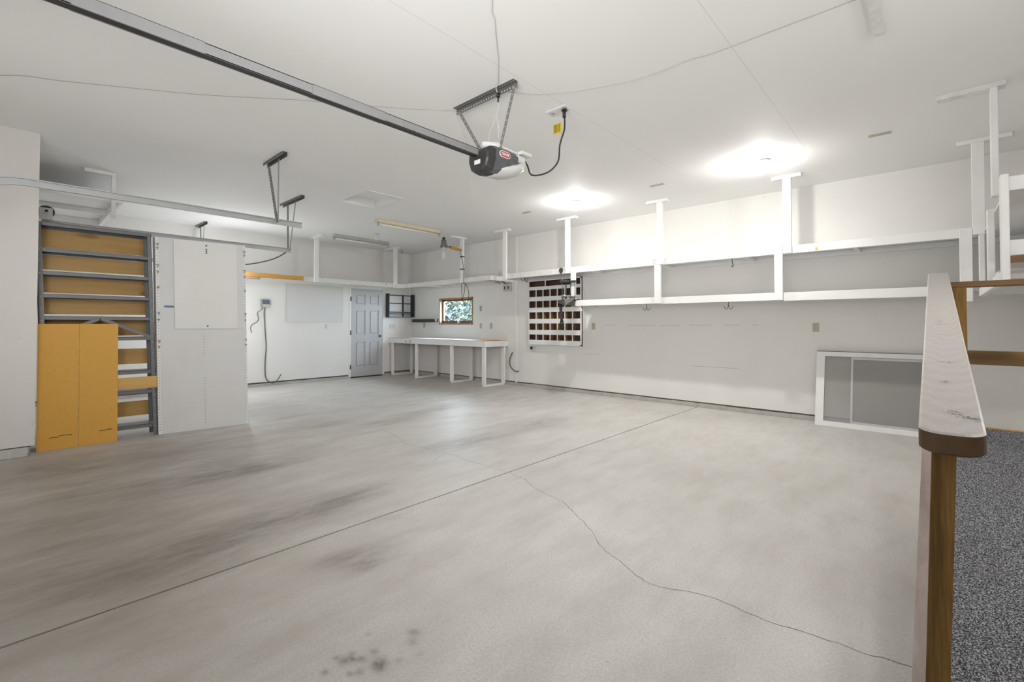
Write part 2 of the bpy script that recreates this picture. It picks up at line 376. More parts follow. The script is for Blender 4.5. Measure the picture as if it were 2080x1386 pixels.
# ---------------------------------------------------------------- mesh helpers
class MB:
    """collects shapes (world coordinates) into ONE mesh object"""
    def __init__(self): self.bm = bmesh.new()
    def box(self, x0, x1, y0, y1, z0, z1, bev=0.0, mi=0):
        x0, x1 = sorted((x0, x1)); y0, y1 = sorted((y0, y1)); z0, z1 = sorted((z0, z1))
        vs = [self.bm.verts.new(p) for p in ((x0, y0, z0), (x1, y0, z0), (x1, y1, z0), (x0, y1, z0), (x0, y0, z1), (x1, y0, z1), (x1, y1, z1), (x0, y1, z1))]
        fs = [self.bm.faces.new([vs[i] for i in q]) for q in ((3, 2, 1, 0), (4, 5, 6, 7), (0, 1, 5, 4), (1, 2, 6, 5), (2, 3, 7, 6), (3, 0, 4, 7))]
        for f in fs: f.material_index = mi
        if bev:
            es = list({e for f in fs for e in f.edges})
            bmesh.ops.bevel(self.bm, geom=es, offset=bev, segments=1, affect='EDGES', profile=0.5)
        return vs
    def hexa(self, pts, mi=0):
        """8 free corners: bottom ring of four, then top ring"""
        vs = [self.bm.verts.new(p) for p in pts]
        for q in ((3, 2, 1, 0), (4, 5, 6, 7), (0, 1, 5, 4), (1, 2, 6, 5), (2, 3, 7, 6), (3, 0, 4, 7)):
            self.bm.faces.new([vs[i] for i in q]).material_index = mi
    def bar(self, a, b, w, h, upv=(0, 0, 1), mi=0):
        """rectangular bar from a to b; w across, h along upv"""
        a, b, u = Vector(a), Vector(b), Vector(upv)
        d = (b - a).normalized(); s = d.cross(u).normalized(); u = s.cross(d).normalized()
        s *= w / 2; u *= h / 2
        self.hexa([a - s - u, a + s - u, b + s - u, b - s - u, a - s + u, a + s + u, b + s + u, b - s + u], mi)
    def tube(self, pts, r, seg=8, smooth_sub=4, mi=0):
        pts = [Vector(p) for p in pts]
        if len(pts) > 2 and smooth_sub > 1:
            out = []
            for i in range(len(pts) - 1):
                p0 = pts[max(i - 1, 0)]; p1 = pts[i]; p2 = pts[i + 1]; p3 = pts[min(i + 2, len(pts) - 1)]
                for k in range(smooth_sub):
                    t = k / smooth_sub
                    out.append(0.5 * ((2 * p1) + (p2 - p0) * t + (2 * p0 - 5 * p1 + 4 * p2 - p3) * t * t + (3 * p1 - p0 - 3 * p2 + p3) * t ** 3))
            out.append(pts[-1]); pts = out
        rings = []; prev = None
        for i, p in enumerate(pts):
            d = (pts[min(i + 1, len(pts) - 1)] - pts[max(i - 1, 0)]).normalized()
            if prev is None:
                n = d.orthogonal().normalized()
            else:
                n = (prev - d * prev.dot(d))
                n = n.normalized() if n.length > 1e-6 else d.orthogonal().normalized()
            prev = n; bn = d.cross(n)
            rr = r[i] if isinstance(r, (list, tuple)) and i < len(r) else (r if not isinstance(r, (list, tuple)) else r[-1])
            rings.append([self.bm.verts.new(p + (n * math.cos(2 * PI * k / seg) + bn * math.sin(2 * PI * k / seg)) * rr) for k in range(seg)])
        for a, b in zip(rings, rings[1:]):
            for k in range(seg):
                f = self.bm.faces.new((a[k], a[(k + 1) % seg], b[(k + 1) % seg], b[k])); f.smooth = True; f.material_index = mi
        self.bm.faces.new(rings[0][::-1]); self.bm.faces.new(rings[-1])
    def cyl(self, a, b, r, seg=12, r2=None, mi=0):
        a, b = Vector(a), Vector(b); r2 = r if r2 is None else r2
        d = (b - a).normalized(); n = d.orthogonal().normalized(); bn = d.cross(n)
        A = [self.bm.verts.new(a + (n * math.cos(2 * PI * k / seg) + bn * math.sin(2 * PI * k / seg)) * r) for k in range(seg)]
        B = [self.bm.verts.new(b + (n * math.cos(2 * PI * k / seg) + bn * math.sin(2 * PI * k / seg)) * r2) for k in range(seg)]
        for k in range(seg):
            f = self.bm.faces.new((A[k], A[(k + 1) % seg], B[(k + 1) % seg], B[k])); f.smooth = True; f.material_index = mi
        self.bm.faces.new(A[::-1]).material_index = mi; self.bm.faces.new(B).material_index = mi
    def lathe(self, c, prof, seg=20, mi=0):
        """profile of (radius, z) about the vertical through c"""
        rings = []
        for r, z in prof:
            rings.append([self.bm.verts.new((c[0] + max(r, 1e-4) * math.cos(2 * PI * k / seg), c[1] + max(r, 1e-4) * math.sin(2 * PI * k / seg), c[2] + z)) for k in range(seg)])
        for a, b in zip(rings, rings[1:]):
            for k in range(seg):
                f = self.bm.faces.new((a[k], a[(k + 1) % seg], b[(k + 1) % seg], b[k])); f.smooth = True; f.material_index = mi
        self.bm.faces.new(rings[0]); self.bm.faces.new(rings[-1])
    def loft(self, sections, mi=0, smooth=False):
        rings = [[self.bm.verts.new(p) for p in s] for s in sections]
        n = len(rings[0])
        for a, b in zip(rings, rings[1:]):
            for k in range(n):
                f = self.bm.faces.new((a[k], a[(k + 1) % n], b[(k + 1) % n], b[k])); f.material_index = mi; f.smooth = smooth
        self.bm.faces.new(rings[0]).material_index = mi; self.bm.faces.new(rings[-1]).material_index = mi
    def ribbon(self, pts, w, z, jit=0.0):
        rnd = random.Random(3)
        fine = []
        for a, b in zip(pts, pts[1:]):
            n = max(2, int(math.dist(a, b) / 0.025))
            for k in range(n):
                t = k / n
                fine.append((a[0] + (b[0] - a[0]) * t + rnd.uniform(-jit, jit), a[1] + (b[1] - a[1]) * t + rnd.uniform(-jit, jit)))
        fine.append(pts[-1])
        L = []
        for i, p in enumerate(fine):
            q = fine[min(i + 1, len(fine) - 1)]; o = fine[max(i - 1, 0)]
            d = Vector((q[0] - o[0], q[1] - o[1], 0)).normalized(); s = Vector((-d.y, d.x, 0)) * w * rnd.uniform(0.3, 0.7)
            L.append((self.bm.verts.new((p[0] + s.x, p[1] + s.y, z)), self.bm.verts.new((p[0] - s.x, p[1] - s.y, z))))
        for a, b in zip(L, L[1:]):
            self.bm.faces.new((a[0], a[1], b[1], b[0]))
    def build(self, name, mat, parent=None, label=None):
        bm = self.bm
        bmesh.ops.recalc_face_normals(bm, faces=bm.faces[:])
        me = bpy.data.meshes.new(name)
        mats = mat if isinstance(mat, (list, tuple)) else [mat]
        for x in mats: me.materials.append(x)
        co = [v.co for v in bm.verts]
        lo = [min(c[i] for c in co) for i in range(3)]; hi = [max(c[i] for c in co) for i in range(3)]
        org = Vector(((lo[0] + hi[0]) / 2, (lo[1] + hi[1]) / 2, lo[2]))
        for v in bm.verts: v.co -= org
        bm.to_mesh(me); bm.free()
        o = bpy.data.objects.new(name, me); COL.objects.link(o)
        base = Vector((0, 0, 0)); q = parent
        while q is not None:
            base += q.location; q = q.parent
        o.location = org - base
        if parent: o.parent = parent
        if label: o['label'] = label
        return o

def thing(name, label, cat, loc, group=None):
    o = bpy.data.objects.new(name, None); COL.objects.link(o)
    o.location = loc; o.empty_display_size = 0.1
    o['label'] = label; o['category'] = cat
    if group: o['group'] = group
    return o

def tag(o, label, cat, group=None, kind=None):
    o['label'] = label; o['category'] = cat
    if group: o['group'] = group
    if kind: o['kind'] = kind
    return o

def structure(o, label=None):
    o['kind'] = 'structure'
    if label: o['label'] = label
    return o

def one(name, mat, fn, parent=None, label=None):
    m = MB(); fn(m); return m.build(name, mat, parent, label)

def box(name, mat, x0, x1, y0, y1, z0, z1, parent=None, bev=0.0, label=None):
    m = MB(); m.box(x0, x1, y0, y1, z0, z1, bev); return m.build(name, mat, parent, label)

H = 2.992            # ceiling height
B = 0.003            # eased lumber edge

# ---------------------------------------------------------------- the room
def floor_fn(m):
    G = 0.0072       # half joint width
    xs = [(-0.15, 3.63 - G), (3.63 + G, 7.174 - G), (7.174 + G, 10.9)]
    for a, b in xs: m.box(a, b, -7.75, 0.15, -0.12, 0.0)
    m.box(3.5, 3.75, -7.75, 0.15, -0.13, -0.022); m.box(7.1, 7.25, -7.75, 0.15, -0.13, -0.022)
floor = structure(one('floor', MAT['concrete'], floor_fn))
CR = [
 [(5.132, -3.976), (5.457, -4.04), (5.812, -4.157), (5.953, -4.138), (6.1, -4.11), (6.269, -4.138), (6.464, -4.076), (6.686, -4.116), (6.893, -4.106), (7.158, -4.102)],
 [(7.19, -4.11), (7.222, -4.116), (7.375, -4.142), (7.562, -4.244), (7.726, -4.285), (7.898, -4.328), (8.017, -4.403), (8.152, -4.488), (8.273, -4.565), (8.386, -4.68), (8.48, -4.732), (8.569, -4.763), (8.665, -4.818), (8.746, -4.852), (8.823, -4.848), (8.932, -4.792), (9.029, -4.766), (9.081, -4.769), (9.182, -4.781), (9.273, -4.786), (9.354, -4.762), (9.42, -4.757), (9.484, -4.752), (9.552, -4.756), (9.614, -4.733), (9.697, -4.72)],
 [(6.386, -4.147), (6.42, -4.25), (6.445, -4.308)]]
for x in (3.63, 7.174):
    box('joint_dirt', MAT['crack'], x - .0070, x + .0070, -7.6, -0.02, -.02, -.004, floor)
for c in CR:
    one('crack', MAT['crack'], lambda m: m.ribbon(c, 0.0028, 0.0006, 0.005), floor)

def ceil_fn(m):
    hx0, hx1, hy0, hy1 = 3.50, 4.26, -3.71, -3.16
    m.box(-0.15, hx0, -7.75, 0.15, H, H + 0.12); m.box(hx1, 10.9, -7.75, 0.15, H, H + 0.12)
    m.box(hx0, hx1, -7.75, hy0, H, H + 0.12); m.box(hx0, hx1, hy1, 0.15, H, H + 0.12)
structure(one('ceiling', MAT['ceiling'], ceil_fn))
# attic hatch: lining boards and the lid lying on them
hat = thing('attic_hatch', 'square white attic access hatch recessed in the ceiling', 'hatch', (3.88, -3.43, H))
def hl(m):
    m.box(3.485, 3.503, -3.725, -3.145, H - 0.006, H + 0.10); m.box(4.257, 4.275, -3.725, -3.145, H - 0.006, H + 0.10)
    m.box(3.503, 4.257, -3.725, -3.707, H - 0.006, H + 0.10); m.box(3.503, 4.257, -3.163, -3.145, H - 0.006, H + 0.10)
one('hatch_lining', MAT['white'], hl, hat)
box('hatch_lid', MAT['ceiling'], 3.47, 4.29, -3.74, -3.13, H + 0.10, H + 0.12, hat)

ZB = 0.078           # drywall stops above the block course
WX0, WX1, WZ0, WZ1 = 1.115, 2.285, 1.22, 1.825
def wr(m):
    m.box(-0.15, WX0, 0, 0.15, ZB, H + 0.1); m.box(WX1, 10.9, 0, 0.15, ZB, H + 0.1)
    m.box(WX0, WX1, 0, 0.15, ZB, WZ0); m.box(WX0, WX1, 0, 0.15, WZ1, H + 0.1)
wallr = structure(one('wall_right', MAT['wall'], wr))
for x0, x1, z in ((5.62, 5.80, 1.208), (6.05, 6.55, 1.204), (6.6, 6.92, 1.203), (7.05, 7.38, 1.207), (7.55, 7.78, 1.208), (7.92, 8.0, 1.209), (7.1, 7.75, .60), (5.2, 5.5, .70)):
    box('scuff', MAT['block'], x0, x1, -.0008, .0, z, z + .0045, wallr)
DY0, DY1, DZ = -1.662, -0.815, 2.06
def wb(m):
    m.box(-0.15, 0, DY1, 0.0, ZB, H + 0.1); m.box(-0.15, 0, -6.9, DY0, ZB, H + 0.1); m.box(-0.15, 0, DY0, DY1, DZ, H + 0.1)
structure(one('wall_back', MAT['wall'], wb))
structure(box('wall_left', MAT['wall'], 3.48, 3.63, -7.75, -6.721, 0.098, H + 0.1))
structure(box('wall_front_bay', MAT['wall'], -0.15, 3.48, -6.90, -6.75, 0, H + 0.1))
structure(box('wall_front', MAT['wall'], 3.63, 10.9, -7.75, -7.6, 0, H + 0.1))
structure(box('wall_house', MAT['wall'], 10.75, 10.9, -7.6, 0.0, 0, H + 0.1))
# block course under the drywall
def blk(axis, a0, a1, face, depth, z, seed):
    def fn(m):
        rnd = random.Random(seed); x = a0
        while x < a1 - 0.01:
            w = min(0.40, a1 - x)
            if axis == 'x': m.box(x + 0.004, x + w - 0.004, face, face + depth, 0, z + rnd.uniform(-0.004, 0.002), 0.003)
            else: m.box(face - depth, face, x + 0.004, x + w - 0.004, 0, z + rnd.uniform(-0.004, 0.002), 0.003)
            x += w
        if axis == 'x': m.box(a0, a1, face + 0.006, face + depth, 0, z - 0.004)
        else: m.box(face - depth, face - 0.006, a0, a1, 0, z - 0.004)
    return fn
structure(one('baseboard_right', MAT['block'], blk('x', -0.02, 10.75, -0.004, 0.15, 0.058, 1)))
structure(one('baseboard_right_sill', MAT['gap'], lambda m: m.box(-0.02, 10.75, 0.012, 0.15, 0.05, ZB + 0.001)))
structure(one('baseboard_back', MAT['block'], lambda m: (blk('y', -6.74, DY0 - 0.04, 0.004, 0.15, 0.052, 2)(m), blk('y', DY1 + 0.04, -0.004, 0.004, 0.15, 0.052, 3)(m))))
structure(one('baseboard_back_sill', MAT['gap'], lambda m: (m.box(-0.15, -0.03, -6.74, DY0 - 0.03, 0.05, ZB + 0.001), m.box(-0.15, -0.03, DY1 + 0.03, 0, 0.05, ZB + 0.001))))
def stubblk(m):
    for a, b in ((-7.6, -7.36), (-7.35, -6.962), (-6.952, -6.882), (-6.872, -6.765)): m.box(3.49, 3.626, a, b, 0, 0.088, 0.004)
sb = structure(one('baseboard_left', MAT['block_pale'], stubblk))
one('mortar_joint', MAT['mortar'], lambda m: [m.box(3.50, 3.624, y - 0.007, y + 0.007, 0, 0.086) for y in (-7.355, -6.957, -6.877)], sb)
one('shadow_gap', MAT['hole'], lambda m: m.box(3.49, 3.612, -7.6, -6.745, 0.086, 0.0985), sb)
# battens covering panel joints
structure(box('trim_1', MAT['white'], 3.553, 3.603, -0.014, 0.0, 0.06, H, bev=0.002))
structure(box('trim_2', MAT['white'], 0.0, 0.014, -0.085, -0.04, 0.09, H, bev=0.002))
# garage doors closed behind the tracks (left of the frame)
def gdoor(x0, x1, y):
    def fn(m):
        for k in range(4): m.box(x0, x1, y, y + 0.04, 0.02 + k * 0.53, 0.02 + k * 0.53 + 0.52, 0.006)
    return fn
structure(one('door_3', MAT['white'], gdoor(4.8, 9.6, -7.598)), 'white sectional garage door closed in the front wall')

structure(one('door_2', MAT['white'], gdoor(0.35, 2.75, -6.748)), 'white sectional garage door closed in the far bay')

# six-panel entry door in the back wall
d1 = bpy.data.objects.new('door_1', None); COL.objects.link(d1); d1.location = (0, (DY0 + DY1) / 2, 0); structure(d1, 'grey six panel entry door beside the workbench')
sy0, sy1, sz0, sz1, fx = DY0 + 0.014, DY1 - 0.012, 0.03, 2.042, 0.004
def slab(m):
    m.box(fx - 0.050, fx - 0.016, sy0, sy1, sz0, sz1)
    W = sy1 - sy0; st = 0.115; mid = 0.10
    cols = [(sy0 + st, sy0 + W / 2 - mid / 2), (sy0 + W / 2 + mid / 2, sy1 - st)]
    rows = [(sz0 + 0.22, sz0 + 0.80), (sz0 + 0.95, sz0 + 1.53), (sz0 + 1.64, sz0 + 1.89)]
    for a, b in ((sy0, sy0 + st), (sy0 + W / 2 - mid / 2, sy0 + W / 2 + mid / 2), (sy1 - st, sy1)): m.box(fx - 0.018, fx, a, b, sz0, sz1)
    zs = [sz0] + [v for r in rows for v in r] + [sz1]
    for a, b in zip(zs[0::2], zs[1::2]):
        for (c, d) in cols: m.box(fx - 0.018, fx, c, d, a, b)
    for (c, d) in cols:
        for (a, b) in rows: m.box(fx - 0.016, fx - 0.002, c + 0.03, d - 0.03, a + 0.03, b - 0.03, 0.012)
one('door_slab', MAT['door'], slab, d1)
def dfr(m):
    m.box(-0.12, 0.012, DY0 - 0.03, DY0 + 0.012, 0.0, DZ + 0.02); m.box(-0.12, 0.012, DY1 - 0.012, DY1 + 0.025, 0.0, DZ + 0.02); m.box(-0.12, 0.012, DY0, DY1, DZ - 0.016, DZ + 0.02)
one('door_frame', MAT['white'], dfr, d1)
one('door_knob', MAT['chrome'], lambda m: (m.cyl((fx, -0.905, .945), (fx + .012, -0.905, .945), .032), m.cyl((fx, -0.905, .945), (fx + .05, -0.905, .945), .012), m.cyl((fx + .035, -0.905, .945), (fx + .065, -0.905, .945), .027, 14, .02)), d1)
for z in (0.25, 1.03, 1.80):
    one('hinge', MAT['tool_metal'], lambda m: (m.cyl((0.014, DY0 + 0.013, z - .05), (0.014, DY0 + 0.013, z + .05), .008, 8), m.box(0.005, 0.013, DY0 - .01, DY0 + 0.02, z - .05, z + .05)), d1)
one('threshold_light_stop', MAT['tool_metal'], lambda m: (m.box(-0.12, 0.02, DY0, DY1, 0.0, 0.022), m.box(-0.15, -0.06, DY0, DY1, 0.0, 0.06)), d1)  # taller rear box is added to stop light leaking under the slab

# window over the workbench
w1 = bpy.data.objects.new('window_1', None); COL.objects.link(w1); w1.location = (1.7, 0.05, WZ0); structure(w1, 'small brown framed awning window over the workbench')
def wfr(m):
    t = 0.028
    m.box(WX0 - .004, WX0 + t, -0.006, 0.15, WZ0 - .004, WZ1 + .004); m.box(WX1 - t, WX1 + .004, -0.006, 0.15, WZ0 - .004, WZ1 + .004)
    m.box(WX0, WX1, -0.006, 0.15, WZ1 - t, WZ1 + .004); m.box(WX0, WX1, -0.006, 0.15, WZ0 - .004, WZ0 + t)
one('window_frame', MAT['window_wood'], wfr, w1)
def wsa(m):
    a, b, c, d, t = WX0 + .03, WX1 - .03, WZ0 + .03, WZ1 - .03, .035
    m.box(a, a + t, .075, .115, c, d); m.box(b - t, b, .075, .115, c, d); m.box(a, b, .075, .115, c, c + t + .02); m.box(a, b, .075, .115, d - t, d)
one('window_sash', MAT['sash'], wsa, w1)
box('window_pane', MAT['glass'], WX0 + .06, WX1 - .06, .092, .097, WZ0 + .06, WZ1 - .06, w1)
one('window_crank', MAT['galv'], lambda m: (m.box(1.70, 1.80, .045, .075, WZ0 + .028, WZ0 + .055, .004), m.tube([(1.75, .05, WZ0 + .05), (1.74, .02, WZ0 + .09), (1.70, .01, WZ0 + .11)], .007)), w1)

# ---------------------------------------------------------------- outside
structure(box('ground', MAT['soil'], -14, 12, 0.2, 16, -0.3, -0.2))
def tree(x, y, r, h, seed, n, label, k=1.0):
    rnd = random.Random(seed)
    t = thing('leafy_tree', label, 'tree', (x, y, -0.2))
    one('trunk', MAT['bark'], lambda m: m.tube([(x, y, -0.2), (x + .1, y, h * .4), (x - .05, y + .1, h * .8)], .07, 8), t)
    m = MB()
    for _ in range(n):
        c = (x + rnd.uniform(-r, r), y + rnd.gauss(0, .28), rnd.uniform(0.0, h))
        for _ in range(60):
            p = Vector((c[0] + rnd.gauss(0, .2), c[1] + rnd.gauss(0, .16), c[2] + rnd.gauss(0, .16)))
            a = Vector((rnd.gauss(0, 1), rnd.gauss(0, 1), rnd.gauss(0, .6))).normalized(); w = a.orthogonal().normalized() * rnd.uniform(.035, .06) * k
            L = rnd.uniform(.10, .19) * k
            q = [p, p + a * L * .5 + w, p + a * L + Vector((0, 0, -.02)), p + a * L * .5 - w]
            vs = [m.bm.verts.new(v) for v in q]
            m.bm.faces.new((vs[0], vs[1], vs[2])); m.bm.faces.new((vs[0], vs[2], vs[3]))
    m.build('crown', MAT['leaf'], t)
tree(-1.55, 2.8, 0.9, 2.0, 11, 34, 'leafy tree outside at the left of the window view')
tree(0.75, 2.5, 0.9, 1.9, 12, 34, 'leafy tree outside at the right of the window view')
tree(-1.6, 5.4, 2.8, 2.5, 13, 190, 'wide leafy tree farthest beyond the window', 1.9)

# ---------------------------------------------------------------- ceiling lamps
def ceiling_lamp(x, y, lit, label, tilt):
    t = thing('ceiling_lamp', label, 'lamp', (x, y, H), 'bare bulb ceiling lamps')
    one('lamp_holder', MAT['porcelain'], lambda m: m.lathe((x, y, H), [(.058, 0), (.062, -.012), (.05, -.026), (.03, -.034), (.026, -.06), (.022, -.062)]), t)
    for nm, prof, mt in (('bulb', [(.034, -.132), (.032, -.136), (.026, -.139), (.014, -.141), (.002, -.1415)], 'bulb_lit'),
                         ('bulb_neck', [(.013, -.055), (.014, -.075), (.022, -.095), (.032, -.118), (.034, -.132)], 'bulb_neck')):
        m = MB(); m.lathe((0, 0, 0), prof, 18)
        bmesh.ops.rotate(m.bm, verts=m.bm.verts[:], cent=(0, 0, -.05), matrix=Matrix.Rotation(tilt, 3, 'Y'))
        bmesh.ops.translate(m.bm, verts=m.bm.verts[:], vec=(x, y, H))
        m.build(nm, MAT[mt] if lit else MAT['bulb_clear'], t)
ceiling_lamp(6.002, -1.429, True, 'lit bare bulb on the ceiling beside the two shelf hangers above the pigeonholes', .15)
ceiling_lamp(8.436, -1.425, True, 'lit bare bulb nearest the camera, before the third shelf hanger', .35)
ceiling_lamp(1.733, -2.073, False, 'unlit clear bulb on the ceiling between the two fluorescent strips', .1)

# fluorescent strips
def fluorescent(x, y0, y1, mat, label, drop):
    t = thing('fluorescent_fixture', label, 'lamp', (x, (y0 + y1) / 2, H), 'fluorescent strips over the workbench bay')
    one('housing', mat, lambda m: (m.box(x - .06, x + .06, y0, y1, H - .05, H, .004), m.hexa([(x - .045, y0 + .03, H - .062), (x + .045, y0 + .03, H - .062), (x + .045, y1 - .03, H - .062), (x - .045, y1 - .03, H - .062), (x - .06, y0, H - .05), (x + .06, y0, H - .05), (x + .06, y1, H - .05), (x - .06, y1, H - .05)])), t)
    one('tube', MAT['tube'], lambda m: m.cyl((x + .035, y0 + .02, H - .085), (x + .035, y1 - .02, H - .085), .017), t)
    for y in (y0 + .012, y1 - .012):
        one('socket', MAT['grey_plastic'], lambda m: m.box(x + .012, x + .058, y - .012, y + .012, H - .11, H - .045, .003), t)
fluorescent(2.87, -2.74, -1.43, MAT['cream'], 'cream fluorescent strip light, nearer of the two by the hatch', 0)
fluorescent(1.09, -2.63, -1.39, MAT['pale_paint'], 'greyish fluorescent strip light nearer the back wall', 0)

# ---------------------------------------------------------------- shelving
Z0, Z1 = 2.066, 2.157        # upper tier rails
def lumber(name, x0, x1, y0, y1, z0, z1, parent, mat='white', label=None):
    return box(name, MAT[mat], x0, x1, y0, y1, z0, z1, parent, B, label)

# corner shelf (L) hung from the ceiling
cs = thing('corner_shelf', 'white L-shaped hanging shelf running over the door and window corner', 'shelf', (0.63, -0.66, Z0))
lumber('fascia_board', 0.592, 3.50, -0.66, -0.622, Z0 + .008, Z1 + .008, cs, 'worn_white')
lumber('fascia_board', 0.592, 0.63, -4.35, -0.66, Z0, Z1 + .004, cs, 'worn_white')
lumber('end_rail', 3.462, 3.50, -0.622, -0.30, Z0 + .008, Z1 + .008, cs)
lumber('end_rail', 3.462, 3.50, -0.30, 0.0, Z0 + .008, Z1 - .04, cs)
lumber('wall_rail', 0.592, 3.462, -0.038, 0.0, Z0, Z0 + .062, cs, 'worn_white')
lumber('wall_rail', 0.0, 0.038, -4.35, -0.038, Z0, Z0 + .062, cs)
box('shelf_board', MAT['white'], 0.0, 3.462, -0.622, 0.0, Z0 + .063, Z0 + .078, cs)
box('shelf_board', MAT['white'], 0.0, 0.592, -4.35, -0.622, Z0 + .063, Z0 + .078, cs)
for x in (1.22, 2.1, 3.0): lumber('cross_rail', x, x + .038, -0.622, -0.038, Z0 + .02, Z0 + .062, cs)
lumber('hanger_post', 0.63, 0.668, -2.79, -2.70, Z0 - .002, H - .038, cs)
lumber('ceiling_plate', 0.46, 0.88, -2.77, -2.68, H - .038, H, cs)
lumber('hanger_post', 0.63, 0.668, -0.952, -0.863, Z0 - .002, H - .038, cs)
lumber('ceiling_plate', 0.25, 0.75, -0.95, -0.865, H - .038, H, cs)
lumber('hanger_post', 2.655, 2.744, -0.698, -0.66, Z0, H - .038, cs)
lumber('ceiling_plate', 2.655, 2.744, -0.96, -0.60, H - .038, H, cs)
one('knot_hole', MAT['hole'], lambda m: m.cyl((.668, -.905, 2.105), (.672, -.905, 2.105), .012), cs)
one('knot_hole', MAT['hole'], lambda m: m.cyl((.630, -1.13, 2.125), (.634, -1.13, 2.125), .012), cs)
# unpainted timber lying against the front of that shelf
tag(box('timber_board', MAT['orange_wood'], 0.631, 0.669, -4.30, -3.004, 2.079, 2.160, None, .004), 'unpainted orange timber board fixed to the shelf front above the pegboard', 'board')
tag(box('timber_offcut', MAT['weathered'], 0.631, 0.70, -4.3, -3.80, 2.04, 2.077, None, .003), 'small brown offcut tucked under the orange timber board', 'board')

# long two-tier wall shelf
ls = thing('wall_shelf', 'long white two-tier hanging shelf along the right wall', 'shelf', (7.0, -0.66, 1.505))
lumber('fascia_board', 3.86, 6.90, -0.66, -0.622, Z0, Z1 + .004, ls, 'worn_white')
lumber('fascia_board', 6.90, 8.45, -0.66, -0.622, Z0, Z1 + .006, ls)
lumber('fascia_board', 8.45, 10.085, -0.66, -0.622, Z0 - .005, Z1 - .003, ls)
lumber('fascia_board', 5.475, 6.90, -0.66, -0.622, 1.518, 1.612, ls, label='lower front board')
lumber('fascia_board', 6.90, 8.45, -0.66, -0.622, 1.510, 1.604, ls, label='lower front board')
lumber('fascia_board', 8.45, 10.05, -0.66, -0.622, 1.500, 1.600, ls, label='lower front board')
box('shelf_board', MAT['white'], 3.86, 10.74, -0.622, 0.0, Z0 + .063, Z0 + .078, ls)
box('shelf_board', MAT['white'], 5.44, 10.74, -0.622, 0.0, 1.565, 1.582, ls, label='lower shelf board')
lumber('wall_rail', 3.86, 10.74, -0.038, 0.0, Z0, Z0 + .062, ls)
lumber('wall_rail', 5.44, 10.74, -0.038, 0.0, 1.50, 1.565, ls)
for x in (5.6, 6.8, 7.95, 9.1): lumber('cross_rail', x, x + .038, -0.622, -0.038, Z0 + .015, Z0 + .062, ls)
for x in (6.8, 8.42, 9.6): lumber('cross_rail', x, x + .038, -0.622, -0.038, 1.52, 1.565, ls)
lumber('end_rail', 5.437, 5.475, -0.66, 0, 1.518, 1.60, ls)
lumber('end_rail', 3.86, 3.898, -0.622, 0, Z0, Z1, ls)
for x0, x1, z0, z1 in ((5.39, 5.475, 1.62, 2.14), (6.835, 6.925, 1.518, 2.064), (8.359, 8.448, 1.508, 2.162), (9.957, 10.046, 1.44, 2.135)):
    lumber('upright_post', x0, x1, -0.698, -0.66, z0, z1, ls)
for x0, z0 in ((3.852, Z0 - .02), (5.275, Z0 - .002), (6.872, Z0), (8.452, Z0 - .004), (10.048, 2.075)):
    lumber('hanger_post', x0, x0 + .088, -0.698, -0.66, z0, H - .038, ls)
for x0, x1 in ((3.63, 4.0), (5.10, 5.49), (6.715, 7.03), (8.335, 8.645), (9.95, 10.32)):
    lumber('ceiling_plate', x0, x1, -0.705, -0.617, H - .038, H, ls)
tag(one('price_sticker', MAT['yellow'], lambda m: m.hexa([(8.768, -.662, 2.072), (8.802, -.662, 2.072), (8.802, -.660, 2.072), (8.768, -.660, 2.072), (8.777, -.662, 2.108), (8.793, -.662, 2.108), (8.793, -.660, 2.108), (8.777, -.660, 2.108)])), 'small yellow sticker on the front of the upper wall shelf', 'sticker')

# side shelf over the ramp, along the house wall
ss = thing('side_shelf', 'white hanging shelf with end frame above the ramp, at the far right', 'shelf', (10.1, -2.6, 1.5))
lumber('end_post', 10.086, 10.124, -2.68, -2.592, 1.49, 2.165, ss)
lumber('end_fascia', 10.124, 10.75, -2.63, -2.592, Z0, Z1, ss)
lumber('end_fascia', 10.124, 10.75, -2.63, -2.592, 1.655, 1.752, ss, label='lower end board')
lumber('fascia_board', 10.086, 10.124, -2.59, -0.70, 1.485, 1.56, ss)
lumber('upright_post', 10.064, 10.102, -2.06, -1.972, 1.50, 2.064, ss)
lumber('upright_post', 10.086, 10.124, -0.80, -0.70, 1.60, 2.06, ss)
lumber('hanger_post', 10.09, 10.128, -2.06, -1.972, Z1, H - .038, ss)
lumber('ceiling_plate', 9.80, 10.17, -2.06, -1.972, H - .038, H, ss, 'worn_white')
for k in range(4):
    y0 = -2.59 + k * .485
    lumber('shelf_board', 10.125, 10.75, y0 + .004, y0 + .481, Z0 + .028, Z0 + .046, ss)
box('shelf_board', MAT['orange_ply'], 10.125, 10.75, -2.59, -2.10, 1.655, 1.672, ss, label='orange plywood shelf board')
box('shelf_board', MAT['white'], 10.125, 10.75, -2.09, -0.70, 1.60, 1.617, ss)
lumber('cross_rail', 10.125, 10.75, -2.30, -2.262, 1.53, 1.565, ss)
lumber('cross_rail', 10.125, 10.75, -1.6, -1.562, 1.56, 1.598, ss)
lumber('cross_rail', 10.10, 10.75, -0.70, -0.662, 1.50, 1.598, ss)

